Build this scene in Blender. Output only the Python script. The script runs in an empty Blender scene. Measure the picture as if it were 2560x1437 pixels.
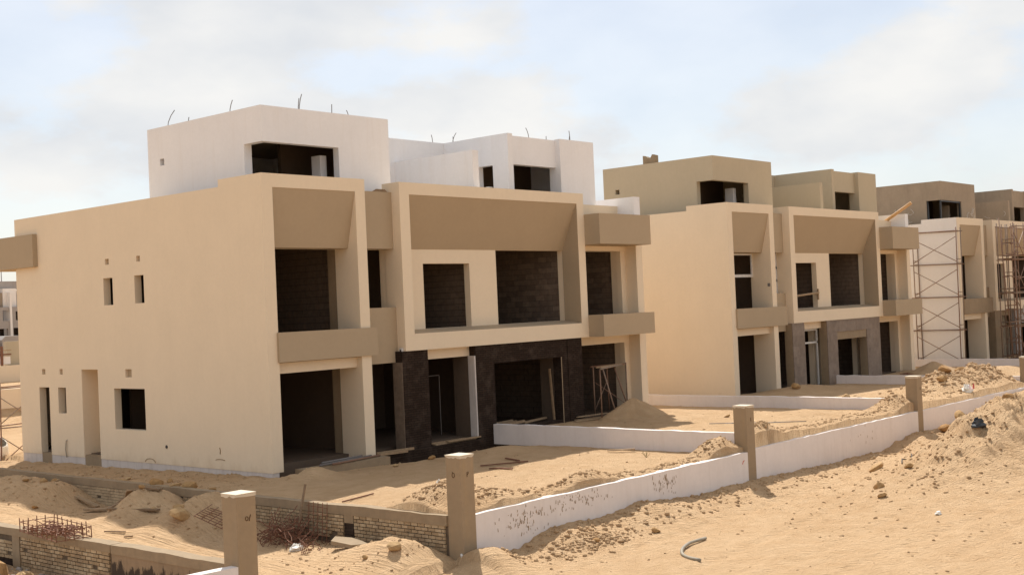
import bpy, math, random
import numpy as np
from mathutils import Vector, Matrix
R = math.radians
random.seed(7); RNG = np.random.default_rng(11)
S = bpy.context.scene; COL = S.collection

# ------------------------------------------------------------------ camera
cam = bpy.data.cameras.new("camera"); camo = bpy.data.objects.new("camera", cam); COL.objects.link(camo)
cam.sensor_width = 36.0; cam.lens = 3101.5 / 2560 * 36; cam.clip_start = 0.3; cam.clip_end = 3000
yaw, pit, rol = R(49.0226), R(0.9103), R(-2.5516)
fw = Vector((math.sin(yaw)*math.cos(pit), math.cos(yaw)*math.cos(pit), math.sin(pit)))
r0 = Vector((math.cos(yaw), -math.sin(yaw), 0)); u0 = r0.cross(fw)
rt = r0*math.cos(rol) + u0*math.sin(rol); up = rt.cross(fw)
camo.matrix_world = Matrix(((rt.x, up.x, -fw.x, -21.08), (rt.y, up.y, -fw.y, -27.20), (rt.z, up.z, -fw.z, 4.31), (0, 0, 0, 1)))
S.camera = camo

# ------------------------------------------------------------------ light
SUN_EL, SUN_AZ = 53.6, 42.8          # azimuth measured from +Y towards +X
W = bpy.data.worlds.new("World"); S.world = W; W.use_nodes = True
nt = W.node_tree; nt.nodes.clear(); N = nt.nodes.new; L = nt.links.new
sky = N("ShaderNodeTexSky"); sky.sky_type = 'NISHITA'; sky.sun_disc = False
sky.sun_elevation = R(SUN_EL); sky.sun_rotation = R(SUN_AZ); sky.altitude = 100
sky.air_density = 1.0; sky.dust_density = 1.6; sky.ozone_density = 1.5
bg = N("ShaderNodeBackground"); bg.inputs[1].default_value = 0.086
tc = N("ShaderNodeTexCoord")
mp = N("ShaderNodeMapping"); mp.inputs['Scale'].default_value = (1, 1, 2.1); mp.inputs['Location'].default_value = (7.91, 0.877, 1.224)
n1 = N("ShaderNodeTexNoise"); n1.inputs['Scale'].default_value = 4.4; n1.inputs['Detail'].default_value = 9; n1.inputs['Roughness'].default_value = 0.57
rp = N("ShaderNodeValToRGB"); rp.color_ramp.elements[0].position = 0.475; rp.color_ramp.elements[0].color = (.56, .56, .56, 1)
rp.color_ramp.elements[1].position = 0.545; rp.color_ramp.elements[1].color = (.96, .96, .96, 1)
n2 = N("ShaderNodeTexNoise"); n2.inputs['Scale'].default_value = 7.0; n2.inputs['Detail'].default_value = 6
rp2 = N("ShaderNodeValToRGB"); rp2.color_ramp.elements[0].color = (5.5, 5.65, 5.85, 1); rp2.color_ramp.elements[1].color = (6.8, 6.7, 6.5, 1)
rp2.color_ramp.elements[0].position = .35; rp2.color_ramp.elements[1].position = .65
mx = N("ShaderNodeMix"); mx.data_type = 'RGBA'
L(tc.outputs['Generated'], mp.inputs['Vector']); L(mp.outputs[0], n1.inputs['Vector']); L(mp.outputs[0], n2.inputs['Vector'])
L(n1.outputs[0], rp.inputs[0]); L(n2.outputs[0], rp2.inputs[0])
L(rp.outputs[0], mx.inputs['Factor']); L(sky.outputs[0], mx.inputs['A']); L(rp2.outputs[0], mx.inputs['B'])
L(mx.outputs['Result'], bg.inputs[0])
wo = N("ShaderNodeOutputWorld"); L(bg.outputs[0], wo.inputs[0])

sl = bpy.data.lights.new("sun", 'SUN'); sl.energy = 3.7; sl.angle = R(0.6); sl.color = (1.0, 0.965, 0.905)
so = bpy.data.objects.new("sun", sl); COL.objects.link(so)
sd = Vector((math.sin(R(SUN_AZ))*math.cos(R(SUN_EL)), math.cos(R(SUN_AZ))*math.cos(R(SUN_EL)), math.sin(R(SUN_EL))))
so.rotation_euler = sd.to_track_quat('Z', 'Y').to_euler(); so.location = sd*60
vs = S.view_settings; vs.view_transform = 'Standard'; vs.look = 'None'; vs.exposure = 0.68; vs.gamma = 1.0; vs.use_curve_mapping = False
S.cycles.max_bounces = 8; S.cycles.diffuse_bounces = 5

# ------------------------------------------------------------------ materials
def newmat(name, rough=.9):
    m = bpy.data.materials.new(name); m.use_nodes = True
    b = m.node_tree.nodes['Principled BSDF']; b.inputs['Roughness'].default_value = rough
    b.inputs['Specular IOR Level'].default_value = 0.25
    return m, m.node_tree, b
def nd(t, typ, **k):
    n = t.nodes.new(typ)
    for a, v in k.items():
        if a in n.inputs: n.inputs[a].default_value = v
        else: setattr(n, a, v)
    return n
def noise(t, vec, scale, detail=4, rough=.55):
    n = nd(t, "ShaderNodeTexNoise", Scale=scale, Detail=detail, Roughness=rough)
    t.links.new(vec, n.inputs['Vector']); return n.outputs[0]
def ramp(t, f, stops):
    r = t.nodes.new("ShaderNodeValToRGB"); e = r.color_ramp.elements
    while len(e) < len(stops): e.new(0.5)
    for i, (p, c) in enumerate(stops):
        e[i].position = p; e[i].color = (*c, 1) if len(c) == 3 else c
    t.links.new(f, r.inputs[0]); return r.outputs[0]
def mixc(t, f, a, b, mode='MIX'):
    m = t.nodes.new("ShaderNodeMix"); m.data_type = 'RGBA'; m.blend_type = mode
    for i, v in (('Factor', f), ('A', a), ('B', b)):
        if isinstance(v, (int, float)): m.inputs[i].default_value = v
        elif isinstance(v, tuple): m.inputs[i].default_value = (*v, 1)
        else: t.links.new(v, m.inputs[i])
    return m.outputs['Result']
def mapped(t, vec, scale, loc=(0, 0, 0)):
    m = t.nodes.new("ShaderNodeMapping"); m.inputs['Scale'].default_value = scale; m.inputs['Location'].default_value = loc
    t.links.new(vec, m.inputs['Vector']); return m.outputs[0]
def bump(t, b, h, strength=.3, dist=.02):
    n = nd(t, "ShaderNodeBump", Strength=strength, Distance=dist); t.links.new(h, n.inputs['Height']); t.links.new(n.outputs[0], b.inputs['Normal'])
def pos(t): return t.nodes.new("ShaderNodeNewGeometry").outputs['Position']
def dark(c, f): return tuple(x*f for x in c)

def plaster(name, c, var=.07, streak=0.0, stain=None, scale=.8, bstr=.18, foot=0.0):
    m, t, b = newmat(name, .92); p = pos(t)
    col = ramp(t, noise(t, p, scale, 5, .6), [(.3, dark(c, 1-var)), (.7, dark(c, 1+var*.7))])
    col = mixc(t, .5, col, ramp(t, noise(t, p, 9, 3), [(.3, dark(c, 1-var*.6)), (.7, dark(c, 1+var*.5))]))
    if streak:
        s = noise(t, mapped(t, p, (2.6, 2.6, .28)), 1.6, 5, .62)
        col = mixc(t, ramp(t, s, [(.5, (0, 0, 0)), (.78, (streak,)*3)]), col, stain or dark(c, .6))
    if foot:
        sx = t.nodes.new("ShaderNodeSeparateXYZ"); t.links.new(p, sx.inputs[0])
        a = nd(t, "ShaderNodeMath", operation='MULTIPLY_ADD'); t.links.new(noise(t, mapped(t, p, (1, 1, .45)), 1.7, 6, .65), a.inputs[0]); a.inputs[1].default_value = 1.5; a.inputs[2].default_value = -.45
        d = nd(t, "ShaderNodeMath", operation='SUBTRACT'); t.links.new(a.outputs[0], d.inputs[0]); t.links.new(sx.outputs[2], d.inputs[1])
        col = mixc(t, ramp(t, d.outputs[0], [(.02, (0, 0, 0)), (.55, (foot,)*3)]), col, (.47, .32, .18))
    t.links.new(col, b.inputs['Base Color'])
    bump(t, b, noise(t, p, 45, 3), bstr, .01)
    return m
CREAM = plaster("cream_paint", (.762, .630, .466), .05, .10, (.62, .49, .33), foot=.45)
TAN = plaster("tan_paint", (.415, .32, .215), .06)
WHITE = plaster("white_primer", (.80, .785, .785), .055, .22, (.64, .58, .52))
WHITE2 = plaster("white_skim_coat", (.80, .75, .70), .05, .12, (.66, .57, .48))
BEIGE = plaster("beige_roof_paint", (.49, .41, .29), .06, .08)
CEMENT = plaster("grey_cement_render", (.35, .275, .20), .16, .30, (.20, .155, .115), 1.1)
BWALL = plaster("whitewashed_wall", (.76, .69, .65), .07, .25, (.56, .46, .38), 1.2)
CONC = plaster("raw_concrete", (.31, .228, .145), .2, .3, (.17, .12, .08), 1.6, .3)
POSTC = plaster("post_concrete", (.335, .245, .155), .13, .45, (.40, .27, .14), 1.4, .25)
CAPW = plaster("white_cap", (.62, .53, .41), .05)
PLINTH = plaster("plinth_plaster", (.60, .54, .50), .12, .5, (.33, .27, .22), 2.5)
BITUM, t, b = newmat("dark_bitumen_brickwork", .95); p = pos(t); b.inputs["Specular IOR Level"].default_value = .08
bk = nd(t, "ShaderNodeTexBrick", Scale=1.0); bk.offset = .5; bk.inputs['Brick Width'].default_value = .24; bk.inputs['Row Height'].default_value = .07; bk.inputs['Mortar Size'].default_value = .008
bk.inputs['Color1'].default_value = (.032, .020, .014, 1); bk.inputs['Color2'].default_value = (.044, .029, .021, 1); bk.inputs['Mortar'].default_value = (.016, .011, .009, 1)
sx = t.nodes.new("ShaderNodeSeparateXYZ"); t.links.new(p, sx.inputs[0]); ad = nd(t, "ShaderNodeMath", operation='ADD'); t.links.new(sx.outputs[0], ad.inputs[0]); t.links.new(sx.outputs[1], ad.inputs[1])
cx_ = t.nodes.new("ShaderNodeCombineXYZ"); t.links.new(ad.outputs[0], cx_.inputs[0]); t.links.new(sx.outputs[2], cx_.inputs[1]); t.links.new(cx_.outputs[0], bk.inputs['Vector'])
c = mixc(t, ramp(t, noise(t, p, 2.2, 6, .65), [(.5, (0, 0, 0)), (.75, (.7,)*3)]), bk.outputs[0], (.085, .062, .048))
c = mixc(t, ramp(t, noise(t, p, 11, 5, .75), [(.70, (0, 0, 0)), (.74, (.8,)*3)]), c, (.15, .12, .10)); t.links.new(c, b.inputs['Base Color']); bump(t, b, bk.outputs[1], .4, -.01)
GREYB = plaster("far_grey_concrete", (.36, .32, .29), .12, .2)
STAINED = plaster("bitumen_stained_render", (.29, .205, .13), .2, .3, (.17, .12, .08)); t = STAINED.node_tree; b = t.nodes['Principled BSDF']; p = pos(t); old = b.inputs['Base Color'].links[0].from_socket
sx = t.nodes.new("ShaderNodeSeparateXYZ"); t.links.new(p, sx.inputs[0]); a = nd(t, "ShaderNodeMath", operation='MULTIPLY_ADD'); t.links.new(noise(t, mapped(t, p, (3.5, 3.5, .9)), 2.2, 7, .7), a.inputs[0]); a.inputs[1].default_value = 1.1; a.inputs[2].default_value = -.86
d = nd(t, "ShaderNodeMath", operation='SUBTRACT'); t.links.new(a.outputs[0], d.inputs[0]); t.links.new(sx.outputs[2], d.inputs[1])
t.links.new(mixc(t, ramp(t, d.outputs[0], [(0.0, (0, 0, 0)), (.06, (.92,)*3)]), old, (.045, .032, .025)), b.inputs['Base Color'])
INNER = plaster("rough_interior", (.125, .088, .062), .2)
STONE, t, b = newmat("brown_stone_tile", .7); oi = t.nodes.new("ShaderNodeObjectInfo"); p = pos(t)
c = ramp(t, oi.outputs['Random'], [(0, (.20, .15, .115)), (.5, (.225, .17, .13)), (1, (.26, .20, .155))])
c = mixc(t, .45, c, ramp(t, noise(t, p, 3.5, 6, .65), [(.3, (.15, .11, .085)), (.7, (.31, .245, .195))])); t.links.new(c, b.inputs['Base Color'])
def randmat(name, cols, rough=.9, nsc=14, bs=.5):
    m, t, b = newmat(name, rough); oi = t.nodes.new("ShaderNodeObjectInfo"); p = pos(t)
    n = len(cols); c = ramp(t, oi.outputs['Random'], [(i/(n-1), q) for i, q in enumerate(cols)])
    c = mixc(t, ramp(t, noise(t, p, nsc, 5, .6), [(.35, (0, 0, 0)), (.75, (.55,)*3)]), c, dark(cols[0], .55)); t.links.new(c, b.inputs['Base Color'])
    bump(t, b, noise(t, p, 40, 4), bs, .01); return m
BRICK = randmat("sand_lime_brick", [(.36, .25, .145), (.46, .335, .205), (.55, .425, .275)], .95, 5)
t = BRICK.node_tree; b = t.nodes['Principled BSDF']; p = pos(t); old = b.inputs['Base Color'].links[0].from_socket
c = mixc(t, ramp(t, noise(t, p, 1.7, 6, .7), [(.52, (0, 0, 0)), (.64, (.85,)*3)]), old, (.30, .215, .135))
c = mixc(t, ramp(t, noise(t, mapped(t, p, (1, 1, 1), (5, 3, 1)), 4.5, 6, .75), [(.62, (0, 0, 0)), (.68, (.75,)*3)]), c, (.07, .05, .038)); t.links.new(c, b.inputs['Base Color'])
MORTAR = plaster("dirty_mortar", (.13, .095, .065), .3, .3, (.05, .035, .027), 5)
BLOCK = randmat("cement_block", [(.15, .108, .08), (.19, .138, .10), (.23, .17, .125)], .95, 6)
BLOCKJ = plaster("block_joint", (.075, .055, .042), .2)
ROCK = randmat("ochre_rock", [(.36, .20, .08), (.44, .27, .12), (.50, .34, .18)], .95, 8)
TIMBER = randmat("weathered_timber", [(.24, .16, .095), (.36, .24, .14), (.44, .31, .19)], .85, 10)
RUST = randmat("rusty_steel", [(.19, .085, .05), (.27, .13, .08)], .8, 20, .2)
SCAF = randmat("painted_scaffold_steel", [(.22, .12, .075), (.30, .18, .12), (.30, .235, .18)], .6, 12, .2)
REBAR = randmat("grey_rebar", [(.18, .16, .15), (.24, .21, .19)], .7, 20, .2)
def plain(name, c, rough=.6, metal=0.0):
    m, t, b = newmat(name, rough); p = pos(t)
    cc = ramp(t, noise(t, p, 12, 4), [(.3, dark(c, .88)), (.7, dark(c, 1.08))]); t.links.new(cc, b.inputs['Base Color']); b.inputs['Metallic'].default_value = metal; return m
HOSE = plain("grey_hose", (.30, .26, .20), .6); ALU = plain("white_aluminium", (.62, .60, .57), .45)
PLASTIC = plain("white_plastic", (.78, .74, .66), .4); BLACKP = plain("black_plastic", (.03, .032, .036), .35)
REDW = plain("red_paint", (.55, .05, .05), .6); INK = plain("dark_paint_mark", (.10, .05, .02), .8); REDMARK = plain("red_mark", (.6, .10, .05), .8)
CARD = plain("orange_pipe", (.62, .36, .16), .6); SPLAT = plain("mud_splash", (.30, .20, .11), .95)
WIRE = plain("white_wire", (.6, .57, .52), .5); WHITEPUTTY = plain("white_putty", (.66, .62, .57), .9)

# sand
def sandmat(name, tint=1.0, tracks=True):
    m, t, b = newmat(name, .97); p = pos(t); b.inputs['Specular IOR Level'].default_value = .1
    big = noise(t, p, .35, 5, .6); mid = noise(t, p, 2.2, 6, .65); fine = noise(t, p, 22, 5, .7)
    c = ramp(t, big, [(.3, dark((.58, .375, .205), tint)), (.7, dark((.67, .46, .27), tint))])
    c = mixc(t, .45, c, ramp(t, mid, [(.32, dark((.49, .305, .16), tint)), (.7, dark((.69, .485, .295), tint))]))
    c = mixc(t, ramp(t, fine, [(.57, (0, 0, 0)), (.72, (.5,)*3)]), c, dark((.36, .22, .11), tint))
    t.links.new(c, b.inputs['Base Color'])
    h = nd(t, "ShaderNodeMath", operation='ADD')
    h2 = nd(t, "ShaderNodeMath", operation='MULTIPLY'); h2.inputs[1].default_value = .55
    t.links.new(noise(t, p, 34, 4, .6), h2.inputs[0]); t.links.new(h2.outputs[0], h.inputs[0])
    if tracks:
        sx = t.nodes.new("ShaderNodeSeparateXYZ"); t.links.new(p, sx.inputs[0])
        rt_ = t.nodes.new('ShaderNodeVectorRotate'); rt_.rotation_type = 'Z_AXIS'; rt_.inputs['Angle'].default_value = R(20); t.links.new(p, rt_.inputs['Vector']); a = noise(t, mapped(t, rt_.outputs[0], (2.4, 12, .2)), 1.5, 5, .62); bb = noise(t, mapped(t, p, (11, .7, .2)), 1.5, 4, .6)
        k = nd(t, "ShaderNodeMath", operation='LESS_THAN'); t.links.new(sx.outputs[0], k.inputs[0]); k.inputs[1].default_value = -2.6
        k2 = nd(t, "ShaderNodeMath", operation='GREATER_THAN'); t.links.new(sx.outputs[1], k2.inputs[0]); k2.inputs[1].default_value = -9.0
        kk = nd(t, "ShaderNodeMath", operation='MULTIPLY'); t.links.new(k.outputs[0], kk.inputs[0]); t.links.new(k2.outputs[0], kk.inputs[1])
        mm = nd(t, "ShaderNodeMix"); t.links.new(kk.outputs[0], mm.inputs[0]); t.links.new(a, mm.inputs[2]); t.links.new(bb, mm.inputs[3])
        h3 = nd(t, "ShaderNodeMath", operation='MULTIPLY'); h3.inputs[1].default_value = 1.7
        t.links.new(mm.outputs[0], h3.inputs[0]); t.links.new(h3.outputs[0], h.inputs[1])
    else: t.links.new(mid, h.inputs[1])
    bump(t, b, h.outputs[0], .9, .10); return m
SAND = sandmat("desert_sand"); SANDP = sandmat("heaped_sand", .82, False); CLOD = sandmat("sand_clod", .86, False)

# ------------------------------------------------------------------ helpers
def link(o, parent=None):
    COL.objects.link(o)
    if parent is not None: o.parent = parent
    return o
def mkmesh(name, V, F, mat, smooth=False):
    me = bpy.data.meshes.new(name); me.from_pydata([tuple(v) for v in V], [], F); me.materials.append(mat)
    if smooth: me.polygons.foreach_set('use_smooth', [True]*len(F))
    me.update(); return me
def mk(name, V, F, mat, parent=None, smooth=False):
    return link(bpy.data.objects.new(name, mkmesh(name, V, F, mat, smooth)), parent)
def tag(o, label, cat, group=None, kind=None):
    o['label'] = label; o['category'] = cat
    if group: o['group'] = group
    if kind: o['kind'] = kind
    return o
def thing(name, loc, label, cat, group=None, rz=0.0):
    o = bpy.data.objects.new(name, None); o.location = loc; o.rotation_euler = (0, 0, rz); o.empty_display_size = .2
    return tag(link(o), label, cat, group)
BF = [(0, 3, 2, 1), (4, 5, 6, 7), (0, 1, 5, 4), (1, 2, 6, 5), (2, 3, 7, 6), (3, 0, 4, 7)]
def bxV(x0, x1, y0, y1, z0, z1): return [(x0, y0, z0), (x1, y0, z0), (x1, y1, z0), (x0, y1, z0), (x0, y0, z1), (x1, y0, z1), (x1, y1, z1), (x0, y1, z1)]
class MB:
    def __init__(s): s.V = []; s.F = []
    def add(s, V, F): n = len(s.V); s.V += [tuple(v) for v in V]; s.F += [tuple(i+n for i in f) for f in F]; return s
    def box(s, *a): return s.add(bxV(*a), BF)
    def bar(s, a, b, r, n=5, r2=None):
        a = Vector(a); b = Vector(b); d = (b-a); l = d.length
        if l < 1e-6: return s
        d /= l; q = d.orthogonal().normalized(); w = d.cross(q); V = []
        for c, rr in ((a, r), (b, r2 or r)):
            for i in range(n):
                an = 2*math.pi*i/n; V.append(c + (q*math.cos(an)+w*math.sin(an))*rr)
        F = [(i, (i+1) % n, n+(i+1) % n, n+i) for i in range(n)] + [tuple(range(n-1, -1, -1)), tuple(range(n, 2*n))]
        return s.add(V, F)
    def tube(s, pts, r, n=6):
        pts = [Vector(p) for p in pts]; V = []; m = len(pts); q = None
        for i, c in enumerate(pts):
            d = (pts[min(i+1, m-1)]-pts[max(i-1, 0)]).normalized()
            q = d.orthogonal().normalized() if q is None else (q-d*q.dot(d)).normalized(); w = d.cross(q)
            for k in range(n): an = 2*math.pi*k/n; V.append(c+(q*math.cos(an)+w*math.sin(an))*r)
        F = [(i*n+k, i*n+(k+1) % n, (i+1)*n+(k+1) % n, (i+1)*n+k) for i in range(m-1) for k in range(n)]
        F += [tuple(range(n-1, -1, -1)), tuple((m-1)*n+k for k in range(n))]
        return s.add(V, F)
    def prism(s, prof, ax, a0, a1):     # profile of 2D points in the two other axes, extruded along ax
        n = len(prof); V = []
        for a in (a0, a1):
            for (u, v) in prof: V.append((a, u, v) if ax == 'x' else (u, a, v) if ax == 'y' else (u, v, a))
        F = [(i, (i+1) % n, n+(i+1) % n, n+i) for i in range(n)] + [tuple(range(n-1, -1, -1)), tuple(range(n, 2*n))]
        return s.add(V, F)
    def build(s, name, mat, parent=None, smooth=False): return mk(name, s.V, s.F, mat, parent, smooth)
def box(name, mat, parent, *a): return MB().box(*a).build(name, mat, parent)
def wall(name, mat, parent, ax, t0, t1, u0, u1, z0, z1, holes=()):
    """slab with rectangular holes (ua,ub,za,zb); ax = thickness axis"""
    us = sorted({u0, u1, *[h[0] for h in holes], *[h[1] for h in holes]}); us = [u for u in us if u0 <= u <= u1]
    zs = sorted({z0, z1, *[h[2] for h in holes], *[h[3] for h in holes]}); zs = [z for z in zs if z0 <= z <= z1]
    def solid(i, j):
        if i < 0 or j < 0 or i >= len(us)-1 or j >= len(zs)-1: return False
        cu = (us[i]+us[i+1])/2; cz = (zs[j]+zs[j+1])/2
        return not any(h[0] < cu < h[1] and h[2] < cz < h[3] for h in holes)
    idx = {}; V = []; F = []
    def v(k, i, j):
        q = (k, i, j)
        if q not in idx:
            idx[q] = len(V); t = (t0, t1)[k]; V.append((t, us[i], zs[j]) if ax == 'x' else (us[i], t, zs[j]))
        return idx[q]
    fl = ax == 'y'
    def face(*a): F.append(tuple(a) if not fl else tuple(reversed(a)))
    for i in range(len(us)-1):
        for j in range(len(zs)-1):
            if not solid(i, j): continue
            face(v(0, i, j), v(0, i, j+1), v(0, i+1, j+1), v(0, i+1, j)); face(v(1, i, j), v(1, i+1, j), v(1, i+1, j+1), v(1, i, j+1))
            if not solid(i-1, j): face(v(0, i, j), v(1, i, j), v(1, i, j+1), v(0, i, j+1))
            if not solid(i+1, j): face(v(0, i+1, j), v(0, i+1, j+1), v(1, i+1, j+1), v(1, i+1, j))
            if not solid(i, j-1): face(v(0, i, j), v(0, i+1, j), v(1, i+1, j), v(1, i, j))
            if not solid(i, j+1): face(v(0, i, j+1), v(1, i, j+1), v(1, i+1, j+1), v(0, i+1, j+1))
    return mk(name, V, F, mat, parent)

# value noise
_tab = RNG.random((256, 256))
def vnoise(x, y):
    xi = np.floor(x).astype(int); yi = np.floor(y).astype(int); fx = x-xi; fy = y-yi
    fx = fx*fx*(3-2*fx); fy = fy*fy*(3-2*fy); a = lambda i, j: _tab[(xi+i) % 256, (yi+j) % 256]
    return (a(0, 0)*(1-fx)+a(1, 0)*fx)*(1-fy)+(a(0, 1)*(1-fx)+a(1, 1)*fx)*fy
def fbm(x, y, s, o=4):
    r = 0; am = 1; tot = 0
    for i in range(o): r = r+am*(vnoise(x*s+17.3*i, y*s+9.1*i)-.5); tot += am; am *= .5; s *= 2.07
    return r/tot*2

# ------------------------------------------------------------------ ground
XA, XL, YF, XD = -2.39, -7.89, -9.29, (9.155, 20.70, 32.15, 43.8)
def gb(x, y, cx, cy, h, rx, ry=None):
    d = np.sqrt(((x-cx)/rx)**2+((y-cy)/(ry or rx))**2)
    return h*np.clip(1.25*np.exp(-(d*1.25)**1.7)-.12, 0, 1)
def height(x, y):
    x = np.asarray(x, float); y = np.asarray(y, float)
    n1 = fbm(x, y, .5); n2 = fbm(x+40, y+7, 2.2); n3 = fbm(x+3, y+70, 6.5, 3)
    # street
    d = np.clip(-9.3-y, 0, None)
    bh = 1.08+np.interp(x, [-3, -2.1, -.8, .43, 2.3, 3.8, 6.1, 9, 12.4, 17.5, 20, 22, 26, 32, 40], [-1, -.84, -.95, -.64, -.72, -.55, -.78, -.77, -.86, -.92, -.6, -.7, -.45, -.15, -.6])+.05*n2
    st = -1.08+.03*n1+.012*n2+bh*np.exp(-(d/1.05)**2.6)*(x > -2.6)
    st = st+gb(x, y, 23.0, -13.6, 1.75, 11.5, 3.0)*(1+.22*n2)+gb(x, y, 16.0, -13.6, .8, 4.0, 1.7)*(1+.3*n2)+gb(x, y, 30, -11.2, .8, 5, 2)
    for yr, dp in ((-11.6, .035), (-13.25, .04), (-14.6, .03), (-16.3, .04), (-17.9, .035)):
        u = y-yr-.35*np.sin(x*.16+yr)-.05*x; st = st-dp*np.exp(-(u/.16)**2)+dp*.6*np.exp(-((np.abs(u)-.27)/.09)**2)
    st = st+.018*n3*(vnoise(x*.4, y*.4+5) > .45)
    st = st+gb(x, y, -2.3, -9.9, .3, .9)+.02*n3*(d < 2.2)
    # alley
    ft = np.clip((y+10)/11, 0, 1); al = -1.06+.44*ft+.02*n1+.008*n2-.03*np.exp(-((x+5.0)/.16)**2)-.03*np.exp(-((x+6.6)/.16)**2)+.018*np.exp(-((np.abs(x+5.0)-.28)/.1)**2)
    for cy, hh, rx, ry in ((8.6, .50, 1.4, 1.5), (7.2, .46, 1.3, 1.2), (5.8, .48, 1.3, 1.0), (1.0, .74, 1.25, 1.15), (-1.4, .76, 1.5, 1.4), (-8.3, .52, 1.2, 1.35), (-6.9, .2, .9, 1.0)):
        al = al+gb(x, y, -3.15, cy, hh, rx, ry)*(1+.2*n2)
    al = al-gb(x, y, -2.75, 3.6, .16, .6, 1.3)+.012*n3
    # west
    we = -.80+.06*n1+.03*n2
    # plots
    p1 = -.07+.03*n1+.018*n2
    p1 = p1+gb(x, y, -1.3, -7.9, .50, 1.5, 1.3)*(1+.25*n2)+gb(x, y, .7, -.95, .30, .95, .6)*(1+.2*n2)+gb(x, y, 8.3, -8.8, .42, 1.1, .7)
    p1 = p1+(.13+.09*n2)*np.exp(-((y+9.0)/.45)**2)+gb(x, y, 2.2, -8.95, .25, 1.3, .5)
    p1 = p1+np.where(x < .1, .07*np.clip((x+2.4)/2.4, 0, 1)+.05*n2*(y > -.5)-.015*np.clip(y, 0, 14), 0)+.012*n3
    p1 = p1-gb(x, y, 5.9, .1, .34, 2.6, .95)-gb(x, y, 8.8, -.6, .14, 1.2, 2.0)+gb(x, y, 7.4, -1.9, .14, 2.0, .8)
    p2 = .20+.22*np.exp(-np.clip(x-9.2, 0, None)/1.5)-.12*np.clip((x-17)/3.5, 0, 1)+.03*n1+.02*n2+.012*n3
    p2 = p2+gb(x, y, 20.2, -8.7, .5, 1.1, .9)+(.06+.06*n2)*np.exp(-((y+9.0)/.45)**2)+gb(x, y, 10.6, -8.9, .3, .9, .5)
    p2 = p2+gb(x, y, 17.2, -7.2, .16, 2.0, .9)
    p3 = .26+.16*np.exp(-np.clip(x-20.8, 0, None)/1.2)-.16*np.clip((x-28)/3.5, 0, 1)+.03*n1+.02*n2+gb(x, y, 27.2, -7.6, .62, 2.0, 1.5)*(1+.3*n2)+gb(x, y, 30.6, -7.8, .85, 2.4, 1.6)*(1+.3*n2)+gb(x, y, 26.5, -1.9, .22, 2.2, 1.2)
    p4 = .16+.03*n1+.02*n2+gb(x, y, 37, -6.5, .4, 3, 1.5)
    z = np.where(x < XD[0], p1, np.where(x < XD[1], p2, np.where(x < XD[2], p3, p4)))
    z = np.where(x < XA, al, z); z = np.where(x < XL, we, z)
    z = np.where(y < YF, np.where(x < -8.1, np.minimum(st, we), st), z)
    inside = ((x > .12) & (x < 17.7) & (y > .30)) & (y < 13.5); z = np.where(inside, -.35, z)
    inside = ((x > 23.14) & (x < 40.7) & (y > -.4)) & (y < 12.8); z = np.where(inside, -.35, z)
    inside = ((x > 44.7) & (x < 62.3) & (y > -1.5)) & (y < 11.7); z = np.where(inside, -.45, z)
    # rising land behind
    k = np.clip((y-29.6)/.8, 0, 1)*1.5+np.clip((y-31)/30, 0, 1)*.9
    z = np.where(y > 14, z*np.clip(1-(y-14)/8, 0, 1)-.35*np.clip((y-14)/8, 0, 1)+k, z)
    far = np.clip((np.hypot(x, y)-60)/80, 0, 1); z = np.where(y < 14, z*(1-far)+(-.5)*far, z)
    return z
def hz(x, y): return float(height(np.array([x]), np.array([y]))[0])
def geo(a, b, n): return a+(b-a)*((np.geomspace(1, 60, n)-1)/59)
xs = np.unique(np.round(np.concatenate([geo(-10, -700, 34), np.arange(-10, 24, .085), np.arange(24, 46, .25), geo(46, 900, 40), [-2.43, -2.35, -7.93, -7.85, 9.12, 9.19, 20.66, 20.74]]), 4))
ys = np.unique(np.round(np.concatenate([geo(-19.5, -700, 34), np.arange(-19.5, 3.5, .085), np.arange(3.5, 16, .2), geo(16, 900, 50), [-9.33, -9.25]]), 4))
GX, GY = np.meshgrid(xs, ys, indexing='ij'); GZ = height(GX, GY)
nx, ny = GX.shape; co = np.stack([GX, GY, GZ], -1).reshape(-1, 3).astype(np.float32)
me = bpy.data.meshes.new("ground"); me.vertices.add(nx*ny); me.vertices.foreach_set('co', co.ravel())
I = np.arange(nx*ny).reshape(nx, ny); Q = np.stack([I[:-1, :-1], I[1:, :-1], I[1:, 1:], I[:-1, 1:]], -1).reshape(-1, 4)
me.loops.add(Q.size); me.loops.foreach_set('vertex_index', Q.ravel().astype(np.int32)); me.polygons.add(len(Q))
me.polygons.foreach_set('loop_start', (np.arange(len(Q))*4).astype(np.int32)); me.polygons.foreach_set('use_smooth', np.ones(len(Q), bool))
me.update(calc_edges=True); me.materials.append(SAND)
g = link(bpy.data.objects.new("ground", me)); g['kind'] = 'structure'

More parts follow.
